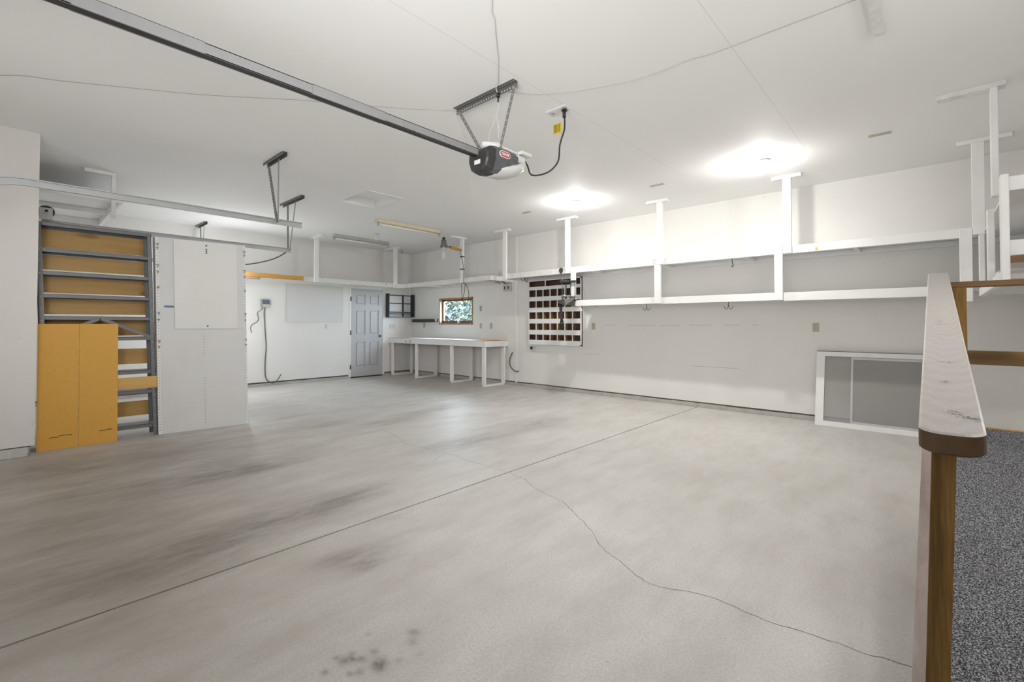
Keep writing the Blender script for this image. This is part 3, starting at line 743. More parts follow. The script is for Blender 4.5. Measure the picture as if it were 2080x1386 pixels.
# overhead storage box shelf in the far bay (top left)
os_ = thing('overhead_shelf', 'white hanging shelf high above the metal rack, beyond the wall edge', 'shelf', (2.0, -6.35, 2.57))
lumber('fascia_board', 2.612, 2.65, -6.74, -5.994, 2.655, 2.757, os_)
lumber('end_rail', 0.75, 2.612, -6.032, -5.994, 2.655, 2.742, os_)
lumber('end_rail', 0.75, 2.612, -6.74, -6.70, 2.655, 2.742, os_)
lumber('cross_rail', 1.6, 1.638, -6.70, -6.032, 2.677, 2.742, os_)
lumber('cross_rail', 0.75, 0.788, -6.70, -6.032, 2.655, 2.742, os_)
box('shelf_board', MAT['white'], 0.75, 2.612, -6.74, -5.994, 2.743, 2.759, os_)
lumber('hanger_post', 2.651, 2.690, -6.105, -6.062, 2.467, H - .038, os_)
lumber('ceiling_plate', 2.62, 2.70, -6.34, -6.062, H - .038, H, os_)

# ---------------------------------------------------------------- workbench
wk = thing('workbench', 'white painted workbench with open frame legs under the window', 'workbench', (1.67, -0.33, 0))
box('bench_top', MAT['orange_ply'], 0.002, 3.33, -0.645, -0.002, .880, .896, wk)
box('bench_surface', MAT['melamine'], 0.25, 3.0, -0.655, -0.03, .896, .903, wk)
lumber('apron', 0.002, 1.75, -0.665, -0.645, .778, .892, wk, 'white')
lumber('apron', 1.752, 3.333, -0.665, -0.645, .778, .892, wk, 'white')
lumber('apron', 3.333, 3.352, -0.665, -0.002, .778, .892, wk, 'white', 'end board of the bench')
for x in (0.082, 1.045, 2.278, 3.243):
    lumber('leg', x, x + .088, -0.644, -0.606, .038, .879, wk)
    lumber('leg', x, x + .088, -0.10, -0.062, .038, .879, wk)
    lumber('foot_rail', x + .02, x + .07, -0.645, -0.06, 0.0, .038, wk)
for x, dx in ((.70, .06), (.86, .01), (.93, -.01)):
    one('scratch', MAT['hole'], lambda m: m.bar((x, -.666, .86), (x + dx, -.666, .80), .002, .014, (1, 0, 0)), wk)

# ---------------------------------------------------------------- things on the walls
def outlet(x, y, z, axis, mat, label, w=.07, h=.115, gang=1):
    t = thing('wall_outlet', label, 'outlet', (x, y, z))
    W = w * gang
    def pl(m):
        if axis == 'y': m.box(x - W / 2, x + W / 2, -.007, 0, z - h / 2, z + h / 2, .003)
        else: m.box(0, .007, y - W / 2, y + W / 2, z - h / 2, z + h / 2, .003)
    one('cover_plate', MAT[mat], pl, t)
    for g in range(gang):
        o = (g - (gang - 1) / 2) * w
        for dz in (-.022, .022):
            def so(m):
                if axis == 'y': m.cyl((x + o, -.006, z + dz), (x + o, -.010, z + dz), .015, 10)
                else: m.cyl((.006, y + o, z + dz), (.010, y + o, z + dz), .015, 10)
            one('socket', MAT['grey_plastic'], so, t)
outlet(2.543, 0, 1.565, 'y', 'beige', 'beige wall plate right of the window, upper of two in line')
outlet(2.544, 0, 1.192, 'y', 'beige', 'beige wall plate right of the window, lower of two in line')
outlet(2.86, 0, 1.193, 'y', 'beige', 'beige wall plate between the window and the white batten')
outlet(0.536, 0, 1.20, 'y', 'grey_plastic', 'grey outlet under the dark green tray')
outlet(5.382, 0, 1.187, 'y', 'beige', 'beige outlet just right of the pigeonhole cabinet')
outlet(8.664, 0, 1.184, 'y', 'beige', 'beige outlet above the leaning storm window')
outlet(0, -2.229, 1.178, 'x', 'white_plastic', 'white outlet under the pegboard on the back wall')
sw = thing('light_switch', 'white triple light switch beside the grey door', 'switch', (0, -.559, 1.175))
one('cover_plate', MAT['white_plastic'], lambda m: m.box(0, .007, -.64, -.478, 1.118, 1.232, .003), sw)
for k in (-1, 0, 1):
    box('toggle', MAT['grey_plastic'], .006, .018, -.559 + k * .046 - .005, -.559 + k * .046 + .005, 1.16, 1.19, sw)

# double metal outlet box hanging in the gap between the shelves
db = thing('outlet_box', 'pair of pale outlets with dark sockets in the gap between the shelves', 'outlet', (3.35, -.02, 1.98))
one('box_body', MAT['pale_paint'], lambda m: (m.box(3.245, 3.345, -.05, 0, 1.905, 2.055, .004), m.box(3.352, 3.452, -.05, 0, 1.905, 2.055, .004)), db)
for x in (3.295, 3.395):
    one('socket', MAT['hole'], lambda m: m.box(x - .016, x + .016, -.053, -.049, 1.94, 2.0, .002), db)
one('conduit', MAT['tool_metal'], lambda m: m.tube([(3.30, -.03, 2.055), (3.28, -.12, 2.10), (3.24, -.22, 2.125)], .012), db)
bt = thing('spray_bottle', 'small grey bottle standing in the gap between the shelves', 'bottle', (3.435, -.33, Z0 + .086))
box_z = Z0 + .0785
one('bottle_body', MAT['grey_plastic'], lambda m: m.lathe((3.435, -.33, box_z), [(.032, 0), (.034, .01), (.034, .085), (.02, .10), (.012, .11)]), bt)
one('cap', MAT['pale_paint'], lambda m: m.lathe((3.435, -.33, box_z), [(.015, .108), (.016, .14), (.01, .145)]), bt)

# wire hooks
def coil_hook(x, y, z, label, s=1.0):
    o = one('wire_hook', MAT['copper'], lambda m: (m.tube([(x - .06 * s, y, z), (x - .075 * s, y, z - .06 * s), (x - .03 * s, y, z - .1 * s), (x + .01 * s, y, z - .07 * s), (x - .01 * s, y, z - .03 * s)], .006, 6),
                                                   m.tube([(x + .02 * s, y, z), (x + .03 * s, y, z - .1 * s), (x + .06 * s, y, z - .135 * s), (x + .09 * s, y, z - .08 * s), (x + .07 * s, y, z - .03 * s)], .006, 6),
                                                   m.bar((x - .08 * s, y, z - .006), (x + .09 * s, y, z - .006), .03, .012)))
    return tag(o, label, 'hook', 'rusty wire hooks under the shelves')
coil_hook(4.23, -.52, Z0 + .063, 'rusty coiled wire hooks hanging under the shelf beside the pigeonhole cabinet', 1.0)
coil_hook(3.40, -.36, Z0 + .063, 'rusty wire hook under the end of the corner shelf', .8)
def double_hook(x, y, z, label, s=1.0):
    m = MB()
    m.cyl((x, y, 1.5655), (x, y, z - .05 * s), .004, 6)
    for k in (-1, 1):
        m.tube([(x, y, z - .03 * s), (x + k * .012 * s, y, z - .075 * s), (x + k * .035 * s, y, z - .078 * s), (x + k * .052 * s, y, z - .045 * s)], .0035, 6)
    return tag(m.build('double_hook', MAT['tool_metal']), label, 'hook', 'double hooks under the lower wall shelf')
double_hook(6.645, -.55, 1.518, 'double metal hook under the lower shelf, nearer the pigeonholes', 1.1)
double_hook(7.79, -.55, 1.510, 'double metal hook under the middle of the lower shelf', 1.1)
tag(one('cup_hook', MAT['tool_metal'], lambda m: m.tube([(7.84, -.55, Z0 + .063), (7.84, -.55, 2.02), (7.855, -.55, 1.99), (7.84, -.55, 1.97), (7.825, -.55, 1.985)], .005, 6)), 'single small hook hanging under the upper wall shelf', 'hook')
tag(one('white_clip', MAT['white_plastic'], lambda m: (m.bar((5.53, -.64, 1.518), (5.52, -.64, 1.44), .02, .006, (0, 1, 0)), m.bar((5.545, -.64, 1.518), (5.57, -.64, 1.44), .02, .006, (0, 1, 0)))), 'white clip hanging under the left end of the lower shelf', 'clip')

# pigeonhole cabinet
PX0, PX1, PD, PZ0, PZ1 = 3.985, 5.23, 0.11, 0.838, 2.064
pg = thing('pigeonhole_cabinet', 'white fronted pigeonhole cabinet with dark brown cubbies on the right wall', 'cabinet', ((PX0 + PX1) / 2, -.05, PZ0))
one('case', MAT['white'], lambda m: (m.box(PX0, PX0 + .014, -PD, 0, PZ0, PZ1), m.box(PX1 - .02, PX1, -PD, 0, PZ0, PZ1), m.box(PX1 - .05, PX1 - .001, -PD, -PD + .02, PZ0, PZ1), m.box(PX0 + .02, PX1 - .02, -PD, 0, PZ1 - .02, PZ1), m.box(PX0 + .02, PX1 - .02, -PD, 0, PZ0, PZ0 + .02)), pg)
one('back_panel', MAT['pigeon_wood'], lambda m: (m.box(PX0 + .014, PX1 - .02, -.012, -.002, PZ0 + .02, PZ1 - .02), m.box(PX0 + .014, PX0 + .02, -PD + .012, -.012, PZ0 + .02, PZ1 - .02)), pg)
rows = [(1.939, 2.044), (1.747, 1.876), (1.539, 1.665), (1.325, 1.453), (1.116, 1.240), (.926, 1.029)]
edges = [PZ0 + .02] + [v for r in rows[::-1] for v in r] + [PZ1 - .02]
for a, b in zip(edges[0::2], edges[1::2]):
    if b - a < .005: continue
    box('front_rail', MAT['white'], PX0 + .02, PX1 - .05, -PD, -PD + .014, a, b, pg)
for (a, b) in rows:
    box('cubby_floor', MAT['pigeon_wood'], PX0 + .02, PX1 - .02, -PD + .014, -.012, a - .012, a, pg)
    box('cubby_roof', MAT['pigeon_wood'], PX0 + .02, PX1 - .02, -PD + .014, -.012, b, b + .01, pg)
inner0, inner1 = PX0 + .02, PX1 - .05
for r, (a, b) in enumerate(rows):
    n = 3 if r == 0 else 7
    for k in range(1, n):
        x = inner0 + (inner1 - inner0) * k / n
        m = MB()
        m.box(x - .009, x + .009, -PD, -PD + .01, a, b, mi=0)
        m.box(x - .008, x + .008, -PD + .01, -.012, a, b, mi=1)
        m.build('divider', [MAT['white'], MAT['pigeon_lit'] if r in (3, 4, 5) else MAT['pigeon_wood']], pg)

# metal tool clamped at the end of the lower shelf
tl = thing('clamp_tool', 'dark metal clamp-on tool with long hanging handle on the shelf end post', 'tool', (5.4, -.74, 1.52))
one('rod', MAT['tool_metal'], lambda m: [m.cyl((x, y, 1.60), (x, y, 1.93), .007, 8) for x, y in ((5.30, -.80), (5.36, -.80), (5.40, -.715), (5.49, -.715), (5.33, -.74))], tl)
one('head_plate', MAT['tool_metal'], lambda m: (m.box(5.27, 5.39, -.83, -.72, 1.90, 1.945, .008), m.box(5.38, 5.505, -.75, -.70, 1.905, 1.935, .006)), tl)
one('collar', MAT['galv_dark'], lambda m: (m.cyl((5.33, -.79, 1.655), (5.33, -.79, 1.70), .05, 14), m.box(5.375, 5.505, -.745, -.70, 1.655, 1.678, .004)), tl)
one('base', MAT['tool_metal'], lambda m: (m.hexa([(5.26, -.84, 1.565), (5.40, -.86, 1.525), (5.47, -.70, 1.525), (5.40, -.70, 1.54), (5.22, -.84, 1.60), (5.38, -.86, 1.635), (5.48, -.70, 1.64), (5.30, -.70, 1.64)]),), tl)
one('handle', MAT['black'], lambda m: m.tube([(5.27, -.80, 1.60), (5.275, -.81, 1.45), (5.285, -.81, 1.33), (5.285, -.80, 1.26)], [.03, .024, .02, .02], 10, 1), tl)
one('jaw', MAT['black'], lambda m: (m.bar((5.28, -.80, 1.32), (5.25, -.80, 1.19), .02, .018, (0, 1, 0)), m.bar((5.29, -.80, 1.32), (5.325, -.80, 1.18), .02, .018, (0, 1, 0)), m.bar((5.235, -.80, 1.185), (5.335, -.80, 1.178), .014, .014)), tl)
m = MB()
m.lathe((5.18, -.682, 2.06), [(.002, 0), (.018, .02), (.036, .045), (.045, .07), (.04, .09), (.022, .10), (.008, .108)], 14)
for v in m.bm.verts: v.co.y = -.662 + (v.co.y + .682) * .35 - .012
tag(m.build('pear_shaped_knob', MAT['tool_metal']), 'dark pear-shaped metal piece on the shelf front above the pigeonholes', 'ornament')

# navy rack on the back wall by the corner
nv = thing('wall_rack', 'navy blue open wall rack between the grey door and the corner', 'rack', (.075, -.38, 1.39))
one('side_panel', MAT['navy'], lambda m: m.box(.002, .15, -.752, -.734, 1.39, 1.968, B), nv)
one('side_panel', MAT['navy'], lambda m: m.box(.002, .15, -.036, -.018, 1.40, 1.968, B), nv)
one('upright', MAT['navy'], lambda m: m.box(.002, .022, -.70, -.662, 1.40, 1.95), nv)
one('upright', MAT['navy'], lambda m: m.box(.002, .022, -.285, -.247, 1.40, 1.95), nv)
for z0, z1, xx in ((1.925, 1.947, .022), (1.725, 1.748, .03), (1.50, 1.53, .15), (1.468, 1.484, .15), (1.40, 1.412, .15)):
    one('shelf_bar', MAT['navy'], lambda m: m.box(xx - .018 if xx > .1 else .004, xx, -.734, -.036, z0, z1), nv)
box('shelf_board', MAT['navy'], .004, .132, -.734, -.036, 1.40, 1.408, nv)

# dark green tray under the window's left side
gt = thing('metal_tray', 'dark green metal tray on the wall left of the window', 'tray', (.6, -.06, 1.27))
one('tray_body', MAT['olive'], lambda m: m.loft([[(x, -.002, 1.275), (x, -.10 * s, 1.275), (x, -.12 * s, 1.30), (x, -.12 * s, 1.345), (x, -.10 * s, 1.352), (x, -.002, 1.352)] for x, s in ((.12, .55), (.20, 1.0), (.95, 1.0), (1.08, .8))]), gt)
one('bracket', MAT['olive'], lambda m: m.bar((.06, -.03, 1.30), (.16, -.05, 1.30), .02, .02), gt)
tag(one('paper_tag', MAT['paper'], lambda m: m.hexa([(1.10, -.012, 1.13), (1.19, -.012, 1.13), (1.19, -.008, 1.13), (1.10, -.008, 1.13), (1.15, -.012, 1.225), (1.20, -.012, 1.225), (1.20, -.008, 1.225), (1.15, -.008, 1.225)])), 'white scrap of paper at the lower left corner of the window', 'paper')

# black pipe bent beside the bench, small plug under the pigeonholes
tag(one('bent_pipe', MAT['cord'], lambda m: m.tube([(3.495, -.03, .658), (3.434, -.035, .536), (3.427, -.035, .417), (3.482, -.035, .331), (3.588, -.035, .279), (3.667, -.03, .294)], .011, 8)), 'dark bent pipe on the wall between the bench and the white batten', 'pipe')
bp = thing('wire_stub', 'black plug with loose wire on the wall under the pigeonhole cabinet', 'plug', (3.98, -.02, .74))
one('plug_body', MAT['black'], lambda m: m.box(3.955, 4.0, -.035, 0, .735, .79, .006), bp)
one('loose_wire', MAT['wire'], lambda m: m.tube([(4.0, -.02, .76), (4.06, -.02, .79), (4.08, -.02, .74), (4.03, -.02, .69), (3.99, -.02, .70)], .004, 6), bp)

# pegboard and control box on the back wall
tag(box('pegboard', MAT['peg'], .012, .018, -3.068, -1.846, 1.258, 2.064), 'white perforated pegboard on the back wall left of the grey door', 'pegboard')
cb = thing('control_box', 'small grey control box with display and two hanging cords on the back wall', 'control box', (.03, -3.48, 1.63))
one('case', MAT['grey_plastic'], lambda m: m.box(0, .06, -3.557, -3.401, 1.553, 1.713, .006), cb)
box('front_cover', MAT['pale_paint'], .058, .066, -3.535, -3.405, 1.558, 1.61, cb)
box('display', MAT['screen_blue'], .058, .064, -3.54, -3.41, 1.615, 1.70, cb)
one('cord', MAT['cord'], lambda m: m.tube([(.03, -3.476, 1.56), (.03, -3.498, 1.446), (.02, -3.471, 1.068), (.02, -3.45, .765), (.02, -3.466, .513), (.02, -3.464, .261), (.025, -3.439, .133), (.03, -3.343, .055), (.04, -3.258, .079), (.05, -3.174, .214)], .0095, 8), cb)
one('cord', MAT['cord'], lambda m: m.tube([(.03, -3.527, 1.56), (.03, -3.557, 1.495), (.02, -3.615, 1.449), (.02, -3.597, 1.319), (.02, -3.636, 1.257), (.02, -3.704, 1.219), (.02, -3.737, 1.145), (.025, -3.714, 1.058)], .006, 6), cb)

# clip lamp on the shelf hanger
cl = thing('clamp_lamp', 'grey reflector clamp lamp with bare bulb on a wooden arm over the bench', 'lamp', (2.69, -1.15, 2.5))
LX, LY = 2.69, -1.15
one('socket_cap', MAT['black'], lambda m: m.lathe((LX, LY, 0), [(.026, 2.93), (.028, 2.88), (.028, 2.872)]), cl)
one('reflector', MAT['can'], lambda m: m.lathe((LX, LY, 0), [(.03, 2.88), (.05, 2.872), (.053, 2.82), (.058, 2.775), (.076, 2.745), (.076, 2.736), (.07, 2.738), (.052, 2.79), (.03, 2.86)], 24), cl)
one('lamp_socket', MAT['porcelain'], lambda m: m.lathe((LX, LY, 0), [(.022, 2.80), (.024, 2.70), (.020, 2.69)]), cl)
one('bulb', MAT['bulb_clear'], lambda m: m.lathe((LX, LY, 0), [(.014, 2.69), (.018, 2.66), (.034, 2.60), (.040, 2.56), (.034, 2.515), (.014, 2.495), (.002, 2.492)]), cl)
one('spring_clamp', MAT['tool_metal'], lambda m: (m.tube([(LX, LY + .07, 2.755), (LX, LY + .12, 2.752), (LX, LY + .17, 2.752)], .006, 6), m.tube([(LX, LY + .08, 2.79), (LX, LY + .12, 2.765), (LX, LY + .17, 2.77)], .005, 6)), cl)
one('wooden_arm', MAT['orange_wood'], lambda m: (m.bar((LX, LY + .17, 2.758), (LX, LY + .40, 2.735), .05, .05), m.bar((LX, LY + .40, 2.735), (LX, -.70, 2.725), .035, .04)), cl)
for z in (2.585, 2.33): one('band', MAT['black'], lambda m: m.box(2.65, 2.749, -.703, -.655, z, z + .022, .003), cl)
one('cord', MAT['black'], lambda m: m.tube([(LX, LY + .42, 2.71), (2.70, -.72, 2.64), (2.735, -.71, 2.53), (2.76, -.705, 2.42), (2.775, -.70, 2.33), (2.77, -.70, 2.2), (2.77, -.70, 2.06)], .005, 6), cl)
one('cord', MAT['black'], lambda m: m.tube([(2.80, -.70, 2.055), (2.863, -.70, 1.995), (2.914, -.70, 1.878), (2.923, -.70, 1.798), (2.89, -.70, 1.674), (2.83, -.70, 1.625), (2.77, -.70, 1.678), (2.753, -.70, 1.759), (2.787, -.70, 1.861), (2.81, -.70, 1.996), (2.80, -.70, 2.059)], .0055, 6), cl)
one('cord', MAT['black'], lambda m: (m.tube([(2.77, -.70, 2.06), (2.72, -.70, 2.05), (2.708, -.70, 2.03), (2.705, -.70, 1.957), (2.712, -.70, 1.841), (2.718, -.70, 1.74)], .0045, 6), m.cyl((2.716, -.70, 1.745), (2.714, -.70, 1.69), .013, 8)), cl)

# ---------------------------------------------------------------- metal rack, boards and panel at left
SH = 0.037            # the rack leans sideways
def sy(y, z): return y - SH * z
rk = thing('metal_shelving', 'grey steel shelving rack with plywood backs beside the wall edge', 'shelving', (3.3, -6.23, 0))
RY0, RY1, RXF, RXB, RT = -6.655, -5.775, 3.455, 3.20, 2.207
def upright(xf, y0, d):
    def fn(m):
        for (xa, xb, ya, yb) in ((xf - .003, xf, y0, y0 + d * .036), (xf - .036, xf, y0, y0 + d * .003)):
            ya, yb = sorted((ya, yb)); xa, xb = sorted((xa, xb))
            m.hexa([(xa, sy(ya, 0), 0), (xb, sy(ya, 0), 0), (xb, sy(yb, 0), 0), (xa, sy(yb, 0), 0), (xa, sy(ya, RT), RT), (xb, sy(ya, RT), RT), (xb, sy(yb, RT), RT), (xa, sy(yb, RT), RT)])
    return fn
for xf in (RXF, RXB + .036):
    for y0, d in ((RY0, 1), (RY1, -1)): one('upright', MAT['rack'], upright(xf, y0, d), rk)
one('bolt_hole', MAT['pale_paint'], lambda m: [m.cyl((RXF, sy(y, z), z), (RXF + .0012, sy(y, z), z), .004, 6) for y in (RY0 + .016, RY1 - .016) for z in [0.1 + .115 * k for k in range(18)]], rk)
SHELF_Z = [2.178, 1.925, 1.703, 1.482, 1.268, 1.052, .69, .478, .105]
for z in SHELF_Z:
    def shf(m):
        a, b = sy(RY0 + .004, z), sy(RY1 - .004, z)
        m.box(RXB, RXF - .004, a, b, z + .024, z + .027)
        m.box(RXF - .006, RXF - .004, a + .034, b - .034, z - .008, z + .027); m.box(RXB, RXB + .002, a, b, z - .008, z + .027)
        m.box(RXB, RXF - .004, a, a + .002, z - .008, z + .027); m.box(RXB, RXF - .004, b - .002, b, z - .008, z + .027)
    one('shelf', MAT['rack'], shf, rk)
for z0, z1, f in ((1.985, 2.172, 0), (1.765, 1.915, 0), (1.533, 1.695, 0), (1.318, 1.475, 0), (1.09, 1.262, 0), (.775, .945, 0), (.525, .650, 1), (.20, .362, 0)):
    x = RXB - .006 if not f else RXF + .001
    a, b = sy(RY0 + .01, z0), sy(RY1 - (.012 if not f else -.01), z0)
    m = MB(); m.hexa([(x, a, z0), (x + .005, a, z0), (x + .005, b, z0), (x, b, z0), (x, a - SH * (z1 - z0), z1), (x + .005, a - SH * (z1 - z0), z1), (x + .005, b - SH * (z1 - z0), z1), (x, b - SH * (z1 - z0), z1)])
    m.build('plywood_strip', MAT['ply'], rk)
ym = sy((RY0 + RY1) / 2, 1.28)
one('brace', MAT['rack'], lambda m: m.bar((RXF + .003, ym, 1.275), (RXF + .003, sy(RY1 - .01, 1.065), 1.065), .003, .032), rk)
one('brace', MAT['rack'], lambda m: m.bar((RXF + .003, ym, 1.275), (RXF + .003, sy(RY0 + .02, 1.065), 1.065), .003, .032), rk)
# particle board leaning on the rack
pb = thing('particle_board', 'orange particleboard sheet with centre seam leaning on the metal rack', 'board', (3.49, -6.41, 0))
m = MB()
def leanboard(m, y0, y1, xb, xt, z1, t):
    m.hexa([(xb, y0, .001), (xb + t, y0, .001), (xb + t, y1, .001), (xb, y1, .001), (xt, y0 - .004, z1), (xt + t, y0 - .004, z1), (xt + t, y1 - .004, z1), (xt, y1 - .004, z1)])
one('panel_leaf', MAT['particle'], lambda m: leanboard(m, -6.706, -6.4145, 3.478, 3.462, 1.218, .013), pb)
one('panel_leaf', MAT['particle'], lambda m: leanboard(m, -6.4125, -6.118, 3.478, 3.462, 1.218, .013), pb)
one('scuff', MAT['tag_ink'], lambda m: [m.box(3.4905, 3.4912, y, y + l, z, z + .006) for y, l, z in ((-6.62, .07, .117), (-6.55, .09, .128), (-6.26, .09, .128), (-6.20, .04, .133))], pb)

# white panel cabinet
PS = 0.026
pc = thing('panel_cabinet', 'tall white laminate panel standing right of the metal rack', 'panel', (3.42, -5.32, 0))
def px_(y): return 3.462 + .10 * (y + 5.768) / .89
def pslab(m, y0, y1, z0, z1, t, front=0.0):
    c = []
    for z in (z0, z1):
        for dx, y in ((-t, y0), (0, y0), (0, y1), (-t, y1)):
            c.append((px_(y) + dx + front, y - PS * z, z))
    m.hexa(c)
one('slab', MAT['melamine'], lambda m: pslab(m, -5.768, -4.90, .001, 2.18, .115), pc)
one('edge_strip', MAT['white'], lambda m: (pslab(m, -5.766, -5.74, .002, 2.178, .01, .003), pslab(m, -4.925, -4.902, .002, 2.178, .01, .003)), pc)
def holes(m):
    for yy, z0, z1 in ((-5.752, .05, 2.15), (-4.914, .05, 2.15), (-5.335, .08, .62), (-5.335, .85, 1.12)):
        z = z0
        while z < z1:
            y = yy - PS * z
            m.cyl((px_(yy) + .0028, y, z), (px_(yy) + .0042, y, z), .0042, 6); z += .032
    for zz, s in ((2.09, .012), (2.05, .009), (1.86, .012), (1.79, .009), (1.62, .010), (1.33, .013), (1.26, .009), (1.02, .012), (.96, .01)):
        for yy in (-5.752, -4.914):
            m.tube([(px_(yy) + .005, yy - PS * zz - s, zz + s), (px_(yy) + .012, yy - PS * zz + s, zz + s * 1.4), (px_(yy) + .012, yy - PS * zz, zz - s)], .003, 5, 2)
one('pin_hole', MAT['cord'], holes, pc)
fb = one('mounted_board', MAT['bright_board'], lambda m: pslab(m, -5.606, -4.995, 1.165, 2.17, .012, .014), pc)
one('screw', MAT['tool_metal'], lambda m: [m.cyl((px_(-5.3) + .013, -5.3 - PS * z, z), (px_(-5.3) + .018, -5.3 - PS * z, z), r, 8) for z, r in ((2.13, .009), (1.195, .009), (2.085, .008), (2.065, .008), (2.045, .008))], fb)
one('sticker', [MAT['paper'], MAT['blue_label']], lambda m: (pslab(m, -5.70, -5.61, 1.375, 1.425, .002, .003), ), pc)
m = MB(); pslab(m, -5.698, -5.612, 1.402, 1.424, .002, .0036); m.build('sticker_band', MAT['blue_label'], pc)

# ---------------------------------------------------------------- garage door tracks
def track(name, x, y0, y1, z, label, hx0, hx1, hy, straps, curve):
    t = thing('garage_door_track', label, 'track', (x, y1, z), 'horizontal garage door tracks')
    prof = [(-.012, -.03), (.012, -.03), (.012, -.022), (-.006, -.022), (-.006, .022), (.012, .022), (.012, .03), (-.012, .03)]
    path = [(y1, 0.0)] + [(y1 + (y0 - y1) * k / 6, 0.0) for k in range(1, 7)]
    if curve:
        R = .38
        for k in range(1, 9):
            a = (PI / 2) * k / 8
            path.append((y0 - R * math.sin(a), -R * (1 - math.cos(a))))
    m = MB(); secs = []
    for i, (y, dz) in enumerate(path):
        q = path[min(i + 1, len(path) - 1)]; o = path[max(i - 1, 0)]
        d = Vector((0, q[0] - o[0], q[1] - o[1])).normalized(); n = Vector((0, d.z, -d.y)) if d.y < 0 else Vector((0, -d.z, d.y))
        secs.append([(x + (px if True else 0), y + n.y * pz, z + dz + n.z * pz) for px, pz in prof])
    m.loft(secs); m.build('track_channel', MAT['galv'], t)
    def ang(m):
        m.box(hx0, hx1, hy - .003, hy, H - .045, H); m.box(hx0, hx1, hy - .045, hy, H - .003, H); m.box(hx0, hx1, hy - .045, hy - .042, H - .03, H)
    one('ceiling_angle', MAT['galv_dark'], ang, t)
    for (xa, xb, mm) in straps:
        wd = .058 if mm == 'galv_dark' else .034
        one('hanger_strap', [MAT[mm], MAT['pale_paint']], lambda m: (m.bar((xa, hy - .004, H - .02), (xb, hy - .004, z - .01), wd, .003, (0, 1, 0)), [m.cyl((xa + (xb - xa) * f + dx, hy - .0045, H - .02 + (z - .01 - H + .02) * f), (xa + (xb - xa) * f + dx, hy - .0068, H - .02 + (z - .01 - H + .02) * f), .006, 6, mi=1) for f in [.04 + .92 * k / 17 for k in range(18)] for dx in ((-.014, .014) if mm == 'galv_dark' else (0,))]), t)
    return t
track('a', 4.62, -6.83, -4.72, 2.31, 'galvanised door track nearest the camera, hung from a ceiling angle', 4.33, 4.87, -4.98, ((4.375, 4.63, 'galv_dark'), (4.655, 4.655, 'galv')), True)
tb = track('b', 2.90, -6.68, -4.13, 2.285, 'galvanised door track crossing before the white panel', 2.66, 3.40, -4.17, ((2.845, 2.87, 'galv_dark'), (3.12, 2.93, 'galv')), False)
track('c', 0.24, -6.68, -4.45, 2.285, 'door track hidden behind the white panel, its hanger showing near the back wall', -0.0, .54, -4.6, ((.12, .22, 'galv_dark'), (.36, .26, 'galv')), False)
one('bearing_bracket', MAT['galv'], lambda m: (m.box(2.98, 2.986, -6.70, -6.60, 2.30, 2.425, .002), m.cyl((2.985, -6.648, 2.39), (2.995, -6.648, 2.39), .03, 16)), tb)
one('bearing_hub', MAT['black'], lambda m: (m.cyl((2.99, -6.648, 2.39), (3.0, -6.648, 2.39), .014, 12), m.cyl((2.93, -6.648, 2.385), (2.975, -6.648, 2.385), .065, 20)), tb)
tag(one('hanging_cable', MAT['cord'], lambda m: m.tube([(2.885, -4.2, 2.262), (2.625, -4.25, 2.195), (2.3, -4.35, 2.15), (1.95, -4.5, 2.13), (1.5, -4.75, 2.16), (1.1, -5.0, 2.2)], .009, 8)), 'dark cable drooping from the track end behind the white panel', 'cable')

# ---------------------------------------------------------------- garage door opener
op = thing('garage_door_opener', 'dark grey garage door opener with long steel rail hung from the ceiling', 'opener', (7.28, -4.35, 2.35))
def railfn(m):
    x0, x1, z0, z1 = 7.236, 7.29, 2.468, 2.520
    m.box(x0, x1, -7.4, -4.55, z1 - .004, z1); m.box(x1 - .003, x1, -7.4, -4.55, z0, z1); m.box(x0, x0 + .003, -7.4, -4.55, z0, z1)
    m.box(x0, x0 + .014, -7.4, -4.55, z0, z0 + .003); m.box(x1 - .014, x1, -7.4, -4.55, z0, z0 + .003)
one('rail', MAT['rail_grey'], railfn, op)
for y in (-5.80, -6.75):
    one('rail_sleeve', MAT['rail_grey'], lambda m: (m.box(7.2895, 7.2925, y, y + .45, 2.4665, 2.5215), m.box(7.2335, 7.2365, y, y + .45, 2.4665, 2.5215), m.box(7.2335, 7.2925, y, y + .45, 2.5195, 2.5215)), op)
one('belt', MAT['black'], lambda m: m.box(7.244, 7.282, -7.4, -4.55, 2.4664, 2.474), op)
def ring(y, hw, zt, zb, cx, crown=.03):
    return [(cx - hw * .75, y, zt), (cx + hw * .75, y, zt), (cx + hw, y, zt - .03), (cx + hw, y, (zt + zb) / 2), (cx + hw * .78, y, zb + .02), (cx + hw * .45, y, zb), (cx - hw * .45, y, zb), (cx - hw * .78, y, zb + .02), (cx - hw, y, (zt + zb) / 2), (cx - hw, y, zt - .03)]
CX = 7.285
one('front_housing', MAT['opener_dark'], lambda m: m.loft([ring(-4.565, .090, 2.495, 2.372, CX), ring(-4.555, .105, 2.515, 2.355, CX), ring(-4.52, .112, 2.535, 2.348, CX), ring(-4.49, .116, 2.54, 2.345, CX)]), op)
one('body_housing', MAT['opener_grey'], lambda m: m.loft([ring(-4.49, .1165, 2.54, 2.345, CX), ring(-4.42, .122, 2.545, 2.355, CX), ring(-4.34, .126, 2.545, 2.385, CX), ring(-4.25, .122, 2.54, 2.43, CX)]), op)
one('light_lens', MAT['lens'], lambda m: m.loft([ring(-4.46, .07, 2.40, 2.347, CX), ring(-4.40, .105, 2.42, 2.350, CX), ring(-4.30, .122, 2.45, 2.360, CX), ring(-4.20, .122, 2.48, 2.385, CX), ring(-4.15, .113, 2.52, 2.415, CX), ring(-4.135, .10, 2.52, 2.435, CX)], smooth=True), op)
